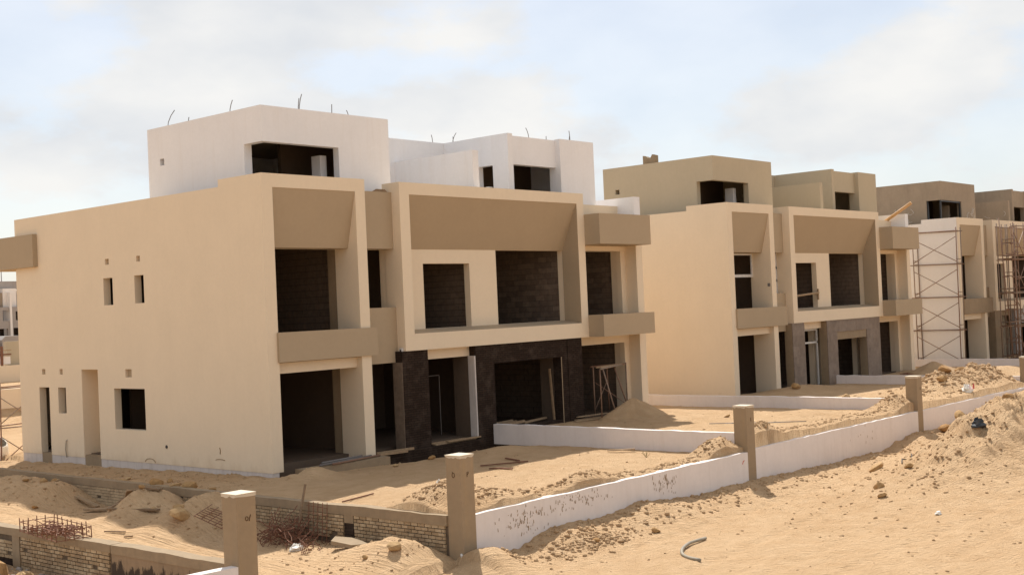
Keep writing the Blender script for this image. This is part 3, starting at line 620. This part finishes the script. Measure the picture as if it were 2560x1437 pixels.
box("core", MORTAR, Cw, .035, .22, -5.2, 5, -.2, 1.2); coping(Cw, -.02, .26, -5.15, 5, 1.17, 1.33); brick_face(Cw, 0, -5.08, -1.55, 1.18, 11); brick_face(Cw, 0, -1.2, .4, 1.05, 5, 60)
box("pier", CONC, Cw, -.012, .05, -1.53, -1.22, 0, 1.19); box("render_patch", BITUM, Cw, .01, .04, -1.2, 1.0, -.2, .66)
D = thing("retaining_wall", (-8.0, 0, -1.3), "rendered retaining wall streaked with black bitumen leading to the post across the lane", "wall", "brick retaining walls")
coping(D, -.03, .26, -8.98, -5.2, 1.16, 1.34); wall("core", STAINED, D, 'x', -.015, .22, -8.98, -5.2, -.3, 1.16)


# ------------------------------------------------------------------ rebar cage with tangled wire
K = thing("rebar_cage", (-7.95, -2.95, .03), "open rusty rebar cage full of tangled wire sitting on the near retaining wall", "rebar cage", None, R(-8))
m = MB(); cx, cy, ch = .36, 1.02, .24
for z in (.02, ch-.03):
    for a, b2 in (((-cx, -cy), (cx, -cy)), ((cx, -cy), (cx, cy)), ((cx, cy), (-cx, cy)), ((-cx, cy), (-cx, -cy))): m.bar((*a, z), (*b2, z), .009, 5)
m.build("hoop", RUST, K)
for i in range(9):
    y = -cy+2*cy*i/8
    for x in (-cx, cx): MB().bar((x, y, 0), (x+random.uniform(-.02, .02), y+random.uniform(-.02, .02), ch+random.uniform(-.01, .06)), .011, 5).build("upright", RUST, K)
for i in range(1, 4):
    for y in (-cy, cy): MB().bar((-cx+2*cx*i/4, y, 0), (-cx+2*cx*i/4, y, ch+random.uniform(0, .05)), .011, 5).build("upright", RUST, K)
m = MB()
for k in range(110):
    a = random.uniform(0, 6.28); x, y = random.uniform(-.25, .25), random.uniform(-.85, .85); z = random.uniform(.03, .17); pts = []
    for i in range(5):
        pts.append((max(-.34, min(.34, x)), max(-1, min(1, y)), max(.02, z))); a += random.uniform(-1.2, 1.2); x += .11*math.cos(a); y += .16*math.sin(a); z += random.uniform(-.05, .05)
    m.tube(pts, .010, 4)
m.build("tangled_wire", RUST, K)['kind'] = 'stuff'
# rebar heap by the alley wall
T = thing("rebar_heap", (-3.05, -4.3, -.95), "heap of tangled rusty rebar thrown against the brick retaining wall", "rebar heap")
m = MB(); rg = random.Random(9)
for k in range(230):
    x, y = rg.gauss(-.1, .28), rg.gauss(-.05, .62); z = .05+rg.random()*.55*math.exp(-(y/.7)**2); a = rg.uniform(0, 6.28); pts = []
    for i in range(4):
        pts.append((min(x, .5), y, max(.02, z))); a += rg.uniform(-.9, .9); x += .12*math.cos(a); y += .17*math.sin(a); z += rg.uniform(-.13, .13)
    m.tube(pts, .009, 4)
m.build("tangled_bars", RUST, T)['kind'] = 'stuff'
for k in range(26):
    y = rg.uniform(-.8, .7); MB().bar((rg.uniform(-.5, .2), y, .04), (rg.uniform(.0, .5), y+rg.uniform(-.5, .5), rg.uniform(.25, .85)), .009, 5).build("bar", RUST, T)
for k in range(5):   # upright stirrup grid against the wall
    MB().bar((.42, -.95+.16*k, .1), (.44, -1.0+.16*k, 1.0), .009, 5).build("bar", RUST, T)
    MB().bar((.41, -1.0, .25+.16*k), (.41, -.3, .27+.16*k), .008, 5).build("bar", RUST, T)
tag(MB().box(-.05, .05, -.012, .012, 0, .85).build("timber_plank", TIMBER), "upright timber plank leaning out of the rebar heap", "plank")
o = COL.objects[-1]; o.location = (-2.75, -4.45, -.40); o.rotation_euler = (R(14), R(4), R(70))
G = thing("rebar_mat", (-3.75, -2.75, -.55), "rusty rebar mat propped against the sand heap behind the post across the lane", "rebar mat")
for k in range(7): MB().bar((-.55+.18*k, -.45, .0+.02*k), (-.40+.18*k, .45, .38), .009, 5).build("bar", RUST, G)
for k in range(6): MB().bar((-.58+.03*k, -.42+.17*k, .03+.07*k), (.62+.03*k, -.42+.17*k, .1+.07*k), .009, 5).build("bar", RUST, G)
o = G; o.rotation_euler = (0, 0, R(35))
m = MB()
for k in range(5): m.bar((.05*k, 0, 0), (.05*k+.06, .16, .22), .007, 4)
m.bar((-.03, .02, .02), (.26, .03, .02), .007, 4).bar((0, .12, .16), (.27, .12, .17), .007, 4)
o = m.build("rebar_scrap", RUST); o.location = (-3.75, -5.75, hz(-3.75, -5.75)); tag(o, "small bent rebar grid lying on the lane beside the rebar heap", "rebar")

# ------------------------------------------------------------------ planks and sticks
def plank(a, b2, w, label, cat="plank", group=None, mat=TIMBER, th=.03, dz=.02):
    a = Vector((a[0], a[1], hz(*a[:2])+dz+(a[2] if len(a) > 2 else 0))); b2 = Vector((b2[0], b2[1], hz(*b2[:2])+dz+(b2[2] if len(b2) > 2 else 0)))
    d = (b2-a); l = d.length; d.normalize(); s = Vector((0, 0, 1)).cross(d).normalized()*w/2; u = d.cross(s).normalized()*th
    V = [p+q+r for p in (a, b2) for q, r in ((-s, u*0), (s, u*0), (s, u), (-s, u))]
    return tag(mk("plank", V, [(0, 1, 2, 3), (7, 6, 5, 4), (0, 4, 5, 1), (1, 5, 6, 2), (2, 6, 7, 3), (3, 7, 4, 0)], mat), label, cat, group)
for a, b2, w in (((-3.01, 4.95), (-2.85, 4.1), .1), ((-3.79, 3.2), (-3.21, 3.01), .12), ((-3.7, 3.05), (-3.1, 2.6), .12), ((-3.14, 2.87), (-2.75, 3.1), .14), ((-4.11, 1.43), (-3.6, -.03), .1), ((-3.8, 2.04), (-3.3, 1.79), .12),
                 ((-3.5, 2.3), (-3.35, 1.6), .16), ((-3.3, 1.75), (-3.5, 1.3), .2), ((-3.2, 1.5), (-3.0, .9), .14), ((-3.35, 1.1), (-3.1, .6), .16)):
    plank(a, b2, w*1.35, "weathered plank in the scatter of boards below the brick retaining wall", group="boards scattered in the lane", th=.045, dz=.05)
for a, b2 in (((-5.02, .11), (-4.83, -.49)), ((-5.06, -.82), (-4.99, -1.06))): plank(a, b2, .04, "thin stick lying on the sunlit sand of the lane", "stick", "sticks on the lane")
for a, b2 in (((4.37, -3.64), (5.49, -4.43)), ((5.74, -3.37), (5.55, -4.05)), ((4.02, -4.29), (4.12, -4.7)), ((4.1, -4.6), (4.12, -5.04))): plank(a, b2, .06, "thin dark batten lying on the sand of the first yard", "batten", "battens on the first yard", RUST)
plank((-1.99, -5.11), (-.94, -5.03), .03, "thin rusty rod lying on sunlit sand near the retaining wall corner", "rod", None, RUST)
plank((8.2, -5.2, .02), (8.6, -5.9, .05), .1, "short broken board lying below the first dividing wall", "board")
for a, b2 in (((13.2, .1), (14.7, -.2)), ((13.3, -.1), (14.9, -.35)), ((13.0, -.25), (14.4, -.55)), ((13.4, .0, .1), (14.8, -.3, .1))): plank(a, b2, .12, "timber board stacked under the low trestle scaffold", "board", "boards under the trestle scaffold")
for k in range(9):
    a = (36.9+random.uniform(0, 1.2), -1.6+random.uniform(-.4, .3)); plank(a, (a[0]+random.uniform(.4, 1.2), a[1]-random.uniform(.1, .6), random.uniform(0, .12)), .05, "dark stick in the litter before the stone-tiled villa's corner bay", "stick", "sticks by the corner bay", RUST)
# broken slab in the lane
o = MB().prism([(0, 0), (.75, -.1), (1.15, .35), (.7, .75), (.05, .5)], 'z', 0, .1).build("broken_slab", CONC); o.location = (-2.95, -7.0, hz(-3.2, -6.5)+.02); o.scale = (.8, .8, .8); o.rotation_euler = (R(4), R(-5), R(80)); tag(o, "broken concrete slab half buried in sand under the brick retaining wall", "slab")
# hose
pts = [(2.71-2.2*t-.9*math.sin(t*3.14)*.45, -11.96-1.25*t+.55*math.sin(t*3.14)*.5) for t in np.linspace(0, 1, 13)]
m = MB().tube([(x, y, hz(x, y)+.04+.02*math.sin(i*.5)) for i, (x, y) in enumerate(pts)], .036, 8)
tag(m.build("hose", HOSE, None, True), "short curved piece of grey hose lying on the open sand", "hose")
m = MB().tube([(13.8+.3*i, -5.2-.55*i+.15*math.sin(i*1.3), hz(13.8+.3*i, -5.2-.55*i)+.02) for i in range(6)], .012, 5)
tag(m.build("cable", BLACKP), "thin black cable lying across the second yard", "cable")
m = MB().tube([(13.2+.5*i, -12.0+.12*i+.1*math.sin(i*2), hz(13.2+.5*i, -12.0+.12*i)+.03) for i in range(5)], .018, 5)
tag(m.build("cable", BLACKP), "loop of black cable on the flank of the big stony heap", "cable")
# rag and bag
def crumple(name, loc, s, mat, label, cat, seed):
    rg = random.Random(seed); V = []; n, mrow = 9, 6
    for j in range(mrow):
        for i in range(n):
            th = 2*math.pi*i/n; ph = -.2+1.6*j/(mrow-1); r = rg.uniform(.55, 1.2); V.append((s[0]*r*math.cos(th)*math.cos(ph), s[1]*r*math.sin(th)*math.cos(ph), s[2]*max(-.2, math.sin(ph))*rg.uniform(.6, 1.2)))
    F = [(j*n+i, j*n+(i+1) % n, (j+1)*n+(i+1) % n, (j+1)*n+i) for j in range(mrow-1) for i in range(n)]
    o = mk(name, V, F, mat); o.location = loc; return tag(o, label, cat)
crumple("plastic_rag", (14.7, -13.7, hz(14.7, -13.7)+.02), (.32, .2, .22), BLACKP, "crumpled black plastic rag caught on the face of the big stony heap", "rag", 4)
bg_ = crumple("cement_bag", (26.2, -9.0, hz(26.2, -9.0)), (.3, .2, .28), PLASTIC, "crumpled white bag with a red end lying on the wall before the far heaps", "bag", 6)
mk("red_print", [(-.06, -.24, .1), (.22, -.2, .08), (.24, -.18, .26), (-.02, -.22, .28)], [(0, 1, 2, 3)], REDW, bg_)
crumple("plastic_scrap", (-1.0, -7.3, hz(-1.0, -7.3)+.05), (.1, .05, .12), PLASTIC, "small white plastic scrap on the heap beside the corner post", "litter", 8)
crumple("plastic_scrap", (7.9, -15.2, hz(7.9, -15.2)+.02), (.14, .07, .06), PLASTIC, "small white scrap on the open sand before the big stony heap", "litter", 9)
crumple("plastic_scrap", (-3.5, -5.25, hz(-3.5, -5.25)+.02), (.2, .16, .12), PLASTIC, "white plastic sheet scrap tucked under the rebar heap", "litter", 12)

# ------------------------------------------------------------------ sand pile at the corner bay
def pile(cx, cy, h, rx, ry, label, seed):
    n, rings = 44, 16; V = []; F = []; rg = np.random.default_rng(seed); ph = rg.random(4)*6.28
    for j in range(rings+1):
        t = j/rings
        for i in range(n):
            a = 2*math.pi*i/n; k = 1+.12*math.sin(2*a+ph[0])+.08*math.sin(3*a+ph[1])+.05*math.sin(7*a+ph[2])
            x, y = cx+rx*k*t*math.cos(a), cy+ry*k*t*math.sin(a)
            prof = h*(1-t)**1.08 if t > .12 else h*(1-.12)**1.08+h*.05*(1-(t/.12)**2)
            z = hz(x, y)*(1)+prof+.05*h*float(fbm(np.array([x*1.0]), np.array([y*1.0]), 2.4)[0])*(t < .97)-(.12 if j == rings else 0)
            V.append((x, y, z))
    F = [(j*n+i, j*n+(i+1) % n, (j+1)*n+(i+1) % n, (j+1)*n+i) for j in range(rings) for i in range(n)]
    F = [tuple(reversed(f)) for f in F]
    return tag(mk("sand_pile", V, F, SANDP, None, True), label, "sand pile")
pile(15.2, -1.2, .72, 1.5, .9, "pointed pile of damp sand heaped before the corner bay with the trestle scaffold", 1)
pile(38.6, -2.6, .62, 1.9, 1.1, "small pile of sand at the corner column of the stone-tiled villa", 2)
crumple("gravel_heap", (-9.0, -.9, -.85), (.8, .9, .5), GREYB, "dark heap of gravel at the foot of the near brick retaining wall", "gravel heap", 21)

# ------------------------------------------------------------------ rocks and clods
def ico():
    t = (1+5**.5)/2; V = np.array([(-1, t, 0), (1, t, 0), (-1, -t, 0), (1, -t, 0), (0, -1, t), (0, 1, t), (0, -1, -t), (0, 1, -t), (t, 0, -1), (t, 0, 1), (-t, 0, -1), (-t, 0, 1)], float); V /= np.linalg.norm(V[0])
    F = [(0, 11, 5), (0, 5, 1), (0, 1, 7), (0, 7, 10), (0, 10, 11), (1, 5, 9), (5, 11, 4), (11, 10, 2), (10, 7, 6), (7, 1, 8), (3, 9, 4), (3, 4, 2), (3, 2, 6), (3, 6, 8), (3, 8, 9), (4, 9, 5), (2, 4, 11), (6, 2, 10), (8, 6, 7), (9, 8, 1)]
    return V, F
IV, IF = ico()
def sub(V, F):
    V = [Vector(v) for v in V]; c = {}; F2 = []
    def mid(a, b):
        k = (min(a, b), max(a, b))
        if k not in c: V.append(((V[a]+V[b])/2).normalized()); c[k] = len(V)-1
        return c[k]
    for a, b, d in F: ab, bd, da = mid(a, b), mid(b, d), mid(d, a); F2 += [(a, ab, da), (ab, b, bd), (da, bd, d), (ab, bd, da)]
    return V, F2
def rockmesh(seed):
    V, F = sub([tuple(v) for v in IV], IF); rg = random.Random(seed); s = (rg.uniform(.8, 1.2), rg.uniform(.6, 1.0), rg.uniform(.5, .8)); pl = [(Vector((rg.gauss(0, 1), rg.gauss(0, 1), rg.gauss(0, 1))).normalized(), rg.uniform(.55, .8)) for _ in range(7)]
    W2 = []
    for v in V:
        v = v.copy()
        for n, d in pl:
            e = v.dot(n)-d
            if e > 0: v -= n*e
        W2.append((v.x*s[0]+rg.uniform(-.04, .04), v.y*s[1]+rg.uniform(-.04, .04), v.z*s[2]+rg.uniform(-.04, .04)))
    return mkmesh("rock", W2, F, ROCK)
RM = [rockmesh(i) for i in range(6)]
def rock(x, y, r, label, group):
    o = bpy.data.objects.new("rock", random.choice(RM)); o.location = (x, y, hz(x, y)+r*.35); o.scale = (r*random.uniform(.9, 1.3), r, r*random.uniform(.8, 1.1)); o.rotation_euler = (random.uniform(-.4, .4), random.uniform(-.4, .4), random.uniform(0, 6.28)); link(o)
    return tag(o, label, "rock", group)
for x, y, r in ((-2.2, 6.79, .17), (-2.2, 8.66, .13), (-2.2, 3.85, .15), (-2.2, 2.19, .22), (-2.22, 1.32, .19), (-2.2, .66, .26), (-2.15, -.3, .1), (-2.2, 7.9, .1), (-1.6, 4.6, .09), (-1.5, 2.6, .1)):
    rock(x, y, r, ("largest ochre rock on the retaining wall edge below the cream side wall" if r > .25 else "big ochre rock on the retaining wall edge below the pipe stub" if r > .2 else "ochre rock on the edge of the long retaining wall below the cream side wall" if r > .11 else "small ochre stone on the sandy strip below the cream side wall"), "rocks on the retaining wall edge" if r > .11 else "small stones on the sandy strip")
for x, y, r in ((-2.9, 6.3, .16), (-3.0, 6.7, .13), (-4.1, -1.7, .26), (-3.9, -1.3, .18), (-3.4, 1.0, .12), (-4.2, 5.0, .1), (-3.3, 7.2, .1), (-3.6, .2, .1)):
    rock(x, y, r, ("largest ochre rock in the lane, on the heap below the rebar mat" if r > .25 else "ochre rock beside the largest rock in the lane" if r > .17 else "ochre rock on the sand heaps along the brick wall in the lane"), "rocks in the lane")
rock(-3.55, -8.45, .17, "orange rock alone on the sand heap beside the corner post", None); rock(-3.85, -7.9, .08, "small stone near the orange rock by the corner post", None)
for x, y, r, lb in ((21.44, -10.02, .34, "large brown rock resting against the wall by the post before the stone-tiled villa"), (13.82, -10.92, .24, "large brown rock in the wall's shadow between the stony heap and the white wall"), (10.3, -12.6, .17, "brown rock at the tip of the big stony heap"), (15.4, -12.9, .22, "brown rock beside the black cable on the stony heap"), (18.8, -12.4, .22, "brown rock behind the black rag on the stony heap"), (17.5, -13.6, .2, "brown rock beside the black rag on the stony heap"), (9.2, -13.2, .13, "smaller brown rock on open sand before the tip of the stony heap"), (12.3, -12.6, .14, "small brown stone below the black cable on the stony heap")):
    rock(x, y, r, lb, "rocks by the big stony heap")
for x, y, r in ((21.6, -6.22, .2), (21.5, -6.82, .15), (21.4, -7.7, .18), (25.5, -2.1, .22)):
    rock(x, y, r, "pale rock on the sand of the yard before the stone-tiled villa", "rocks in the tiled villa's yard")
for x, y, r in ((27.6, -7.6, .3), (28.4, -7.0, .22), (30.2, -7.2, .3), (26.4, -8.0, .2), (31.2, -7.4, .22)):
    rock(x, y, r, "clod of brown earth on the far heaps behind the boundary wall", "clods on the far heaps")
for x, y, r in ((-8.9, -2.2, .35), (-9.4, -1.3, .4), (-8.6, -2.9, .2), (-8.35, -8.6, .2)):
    rock(x, y, r, "rough stone below the near brick retaining wall" if x > -9 else "large rough stone at the foot of the gravel heap", "stones below the near retaining wall")
for x, y, r in ((4.9, -1.2, .13), (3.3, -1.35, .1), (10.0, -8.85, .12), (15.9, -4.6, .1), (2.6, -10.7, .12), (.7, -10.4, .1)):
    rock(x, y, r, "small ochre stone on the sand by the white-roofed villa's yards", "stones round the first yards")
IVA = np.array(IV); IFA = np.array(IF)
def clods(name, label, pts, rmin, rmax, mat, power=3.0):
    n = len(pts); x = pts[:, 0]; y = pts[:, 1]; z = height(x, y); r = rmin+(rmax-rmin)*RNG.random(n)**power
    V = IVA[None]*(1+.35*(RNG.random((n, 12, 1))-.5))*(r[:, None, None])*(np.array([1, 1, .75])*(.7+.6*RNG.random((n, 1, 3))))
    V = V+np.stack([x, y, z+r*.12], -1)[:, None, :]; F = (IFA[None]+(np.arange(n)*12)[:, None, None]).reshape(-1, 3)
    me = bpy.data.meshes.new(name); me.vertices.add(n*12); me.vertices.foreach_set('co', V.reshape(-1).astype(np.float32)); me.loops.add(F.size); me.loops.foreach_set('vertex_index', F.ravel().astype(np.int32))
    me.polygons.add(len(F)); me.polygons.foreach_set('loop_start', (np.arange(len(F))*3).astype(np.int32)); me.update(calc_edges=True); me.materials.append(mat)
    o = link(bpy.data.objects.new(name, me)); tag(o, label, "clods", None, 'stuff'); return o
def uni(n, x0, x1, y0, y1): return np.stack([RNG.uniform(x0, x1, n), RNG.uniform(y0, y1, n)], -1)
def gau(n, cx, cy, sx, sy): return np.stack([RNG.normal(cx, sx, n), RNG.normal(cy, sy, n)], -1)
def keep(p, f): return p[f(p[:, 0], p[:, 1])]
P = np.concatenate([uni(900, -2, 9, -10.5, -9.45), gau(700, .6, -10.35, .75, .25), uni(600, 9, 21, -10.4, -9.45)])
clods("berm_clods", "small clods of sand along the foot of the white boundary walls", keep(P, lambda x, y: (y < -9.45) & (x > -2.6)), .01, .07, CLOD, 4)
P = np.concatenate([uni(1100, -2.0, 9.0, -9.15, -8.55), gau(700, -1.3, -7.9, .55, .45), uni(500, 9.4, 20.5, -9.15, -8.6), gau(160, 10.7, -8.9, .35, .12), uni(350, 9.35, 20.5, -8.9, -8.0), gau(150, 20, -8.6, .4, .3), uni(260, 9.3, 9.9, -8.8, -2.5)])
clods("yard_clods", "small clods of sand heaped behind the white boundary walls of the yards", keep(P, lambda x, y: (y > -9.15) & (x > -2.2)), .01, .06, CLOD, 4)
P = np.concatenate([uni(900, -2.25, -.1, -1, 12), uni(650, -4.4, -2.6, -3, 9), uni(260, -4.6, -2.6, -9, -5)])
clods("lane_clods", "small clods of sand along the brick retaining wall beside the lane", P, .01, .05, CLOD, 4)
P = np.concatenate([gau(2300, 18.0, -13.1, 4.5, 1.0), gau(1100, 23, -12.6, 5, 1.2), uni(110, 4, 14, -15.5, -12)])
clods("heap_stones", "stones and clods covering the big heap beside the boundary wall", keep(P, lambda x, y: (y < -9.6) & (x > 3)), .010, .065, CLOD, 5)
P = np.concatenate([gau(900, 27.3, -7.6, 1.2, .8), gau(1000, 30.4, -7.7, 1.3, .8), uni(240, 21, 31.8, -9.1, -6)])
clods("far_heap_clods", "clods of earth on the far heaps behind the boundary wall", keep(P, lambda x, y: (y > -9.1) & (x > 20.9) & (x < 32)), .015, .11, CLOD, 5)
P = np.concatenate([uni(300, -4, 14, -19, -10.5), uni(160, 0, 8.8, -8.4, -.4), uni(120, 9.6, 20, -8, -1), uni(70, -7.6, -4.5, -9, 8)])
clods("loose_pebbles", "pebbles strewn over the open sand", P, .008, .045, CLOD, 3)
P = np.concatenate([gau(260, -9.0, -.9, .6, .7), gau(120, -8.8, -3.2, .4, .9)]); clods("gravel", "gravel at the foot of the near retaining wall", keep(P, lambda x, y: x < -8.05), .02, .09, GREYB, 2)
# dry weed
m = MB()
for k in range(9): m.bar((0, 0, 0), (random.uniform(-.12, .12), random.uniform(-.12, .12), random.uniform(.12, .25)), .006, 3)
o = m.build("dry_weed", plain("dry_weed", (.45, .36, .2))); o.location = (7.6, -7.0, hz(7.6, -7.0)); tag(o, "small dry weed growing below the first dividing wall", "weed")

# ------------------------------------------------------------------ scaffolds
def bars(parent, name, lst, r=.024, mat=SCAF):
    for a, b2 in lst: MB().bar(a, b2, r, 6).build(name, mat, parent, True)
T = thing("trestle_scaffold", (15.0, -.4, .25), "low rusty trestle scaffold standing in the open corner bay", "scaffold")
tz = 1.75
bars(T, "leg", [((.2, .95, 0), (.2, .95, tz)), ((-1.1, -.35, 0), (-1.05, -.3, tz)), ((-.55, -.6, 0), (-.95, -.35, tz+.02)), ((1.2, .1, 0), (.6, .3, tz)), ((1.9, .7, .1), (1.9, .7, tz+.05)), ((1.15, 1.0, .1), (1.1, 1.0, tz))], .027)
bars(T, "brace", [((.2, .95, 1.2), (1.2, .2, .3)), ((.2, .95, .15), (1.15, 1.0, 1.25))], .016)
bars(T, "top_rail", [((.1, 1.0, tz), (1.9, .7, tz)), ((-1.2, -.45, tz), (1.0, .25, tz+.03)), ((.6, .3, tz), (1.9, .7, tz))], .03)
MB().box(-1.15, 1.1, -.1, .1, 0, .04).build("board", TIMBER, T); o = COL.objects[-1]; o.location = (0, .05, tz+.03); o.rotation_euler = (0, 0, R(17))

def frame_scaffold(P, ax, org, depth, bays, blen, lifts, lift, r=.024, ladder=True):
    """welded frame scaffold; ax 'y': bays run along y, frames stand along x"""
    def p(a, d, z): return (org[0]+d, org[1]+a, org[2]+z) if ax == 'y' else (org[0]+a, org[1]+d, org[2]+z)
    Ht = lifts*lift
    for i in range(bays+1):
        a = i*blen+random.uniform(-.02, .02)
        for d in (0, depth): MB().bar(p(a, d, 0), p(a+random.uniform(-.05, .05), d, Ht+.25), r, 6).build("standard", SCAF, P, True)
        for k in range(lifts):
            for q in (.12, .32): MB().bar(p(a, 0, k*lift+q), p(a, depth, k*lift+q), r*.8, 5).build("rung", SCAF, P, True)
    for k in range(lifts+1):
        for d in (0, depth): MB().bar(p(-.15, d, k*lift+.05), p(bays*blen+random.uniform(.15, .5), d, k*lift+.08+random.uniform(-.04, .05)), r, 6).build("ledger", SCAF, P, True)
    for k in range(lifts):
        for i in range(bays):
            d = 0; MB().bar(p(i*blen, d, k*lift+.2), p((i+1)*blen, d, (k+1)*lift-.25), r*.75, 5).build("brace", SCAF, P, True); MB().bar(p(i*blen, d, (k+1)*lift-.25), p((i+1)*blen, d, k*lift+.2), r*.75, 5).build("brace", SCAF, P, True)
T = thing("frame_scaffold", (43.75, -1.95, .25), "tall brown frame scaffold standing against the bare white side wall", "scaffold")
frame_scaffold(T, 'y', (0.15, 0, .0), .62, 1, 2.35, 4, 1.75, .028)
T = thing("frame_scaffold", (48.6, -3.35, .1), "dense rusty scaffold tower before the big frame of the unfinished villa", "scaffold")
frame_scaffold(T, 'x', (0, 0, 0), .9, 3, 1.6, 4, 1.85, .032); frame_scaffold(T, 'x', (.35, .25, 0), .5, 1, .55, 8, .92, .026)
for k in range(3):
    MB().box(-.2, 4.6, .1, .32, 0, .04).build("platform_board", TIMBER, T); COL.objects[-1].location = (0, .1+.02*k, 1.95+1.85*k)
bars(T, "raker", [((-1.2, -.1, .1), (-1.0, .4, 7.9)), ((-.9, -.3, 4.5), (1.2, -.3, 4.7)), ((-.9, -.3, 6.3), (1.8, -.3, 6.2)), ((-.8, -.4, 2.6), (1.5, -.4, 2.75)), ((.1, -.2, .2), (1.6, -.3, 3.1)), ((-1.1, 0, 2.2), (.6, 0, 2.2)), ((-1.1, 0, 5.9), (.8, 0, 6.0))], .026)
T = thing("frame_scaffold", (.15, 14.9, -.55), "rusty ladder scaffold at the rear corner of the white-roofed villa", "scaffold")
frame_scaffold(T, 'x', (-.3, 0, 0), .9, 1, 1.3, 2, 1.38)

# ------------------------------------------------------------------ things behind, seen past the rear corner
o = MB().box(4, 14, 29.7, 30, -1, 1.5).build("retaining_wall", CREAM); tag(o, "plain tan retaining wall behind the rear corner scaffold", "wall")
T = thing("mixer_drum", (-.15, 16.2, -.6), "pale concrete mixer drum lying behind the rear corner scaffold", "mixer")
n = 16; V = []; prof = [(.28, 0), (.55, .35), (.55, .8), (.36, 1.2), (.30, 1.22)]
for r_, z_ in prof:
    for i in range(n): V.append((r_*math.cos(2*math.pi*i/n), r_*math.sin(2*math.pi*i/n), z_))
F = [(k*n+i, k*n+(i+1) % n, (k+1)*n+(i+1) % n, (k+1)*n+i) for k in range(len(prof)-1) for i in range(n)]+[tuple(range(n-1, -1, -1))]
o = mk("drum", V, F, PLASTIC, T, True); o.rotation_euler = (R(35), R(10), 0)
MB().bar((-.6, .2, 0), (-.5, .2, .9), .04).bar((.6, .2, 0), (.5, .2, .9), .04).bar((-.6, .2, .45), (.6, .2, .45), .035).build("stand", RUST, T)
T = thing("barrier_strip", (2.3, 20.5, -.3), "red and white striped barrier strip standing behind the rear corner scaffold", "barrier", None, R(20))
for k in range(9): MB().box(-.02-.02*k, .24-.02*k, -.02, .02, .16*k, .16*k+.16).build("stripe", REDW if k % 2 == 0 else PLASTIC, T)
o = MB().prism([(-.05, -.02), (.3, -.02), (.26, .02), (-.2, .02)], 'z', 1.44, 1.5).build("top", PLASTIC, T)
o = MB().box(12.85, 14.6, 40, 40.4, 1.2, 3.65).build("gate_pier", BEIGE); tag(o, "beige masonry pier standing on the sand behind the villas", "pier")
T = thing("site_fence", (12.3, 39.6, 1.2), "low rail fence with a brown post before the pale cabins", "fence")
MB().box(.0, .12, 0, .12, 0, 2.2).build("post", RUST, T); MB().box(-6, .6, .02, .08, 1.7, 1.78).build("rail", RUST, T); MB().box(-6, .6, .02, .08, 1.95, 2.0).build("rail", TIMBER, T); box("panel", WHITE2, T, -6, .58, .1, .14, 1.2, 1.62); box("base", CREAM, T, -6, 3, -.1, .3, .2, 1.12)
for k, x in enumerate((24.9, 27.6)):
    o = MB().prism([(0, 1.5), (2.55, 1.5), (2.55, 3.5), (2.3, 3.8), (.3, 3.8), (0, 3.5)], 'y', 70, 74).build("site_cabin", GREYB); o.location = (x, 0, 0); tag(o, "pale grey site cabin with chamfered roof before the far concrete block", "cabin", "site cabins")
T = thing("concrete_building", (54, 120, 1.5), "far grey concrete apartment block with dark window openings", "building")
wall("wall", GREYB, T, 'y', 0, .4, -8, 9, 0, 5.6, [(-1.1, .05, 3.9, 5.2), (.55, 1.3, 3.95, 5.05), (-1.6, -.5, 0, 2.95), (.2, 1.2, 0, 3.0), (2.5, 4, 3.9, 5.1), (-5, -3.5, 3.9, 5.1)])
box("upper_wall", GREYB, T, -8, 9, 1.6, 2, 5.6, 8.8); box("fin", WHITE2, T, -.25, 0, -.2, 1.6, 0, 7.4); box("fin", CEMENT, T, -1.7, -.25, .8, 1.6, 5.6, 7.4); box("stair_tower", WHITE2, T, -.7, 1.0, .6, 1.6, 5.6, 7.9); box("interior", BITUM, T, -8, 9, 3, 3.2, 0, 5.6); box("parapet", CEMENT, T, -8, 9, 2, 2.6, 7.8, 8.85); box("fin", WHITE2, T, 1.1, 1.3, .6, 1.6, 5.6, 7.8)
T = thing("lamp_post", (57.9, 130, 2), "thin grey lamp post rising behind the far concrete block", "lamp post"); MB().bar((0, 0, 0), (0, 0, 11), .1, 8, .06).build("pole", GREYB, T, True); MB().box(-.9, .05, -.08, .08, 10.9, 11.05).build("lamp_head", GREYB, T)
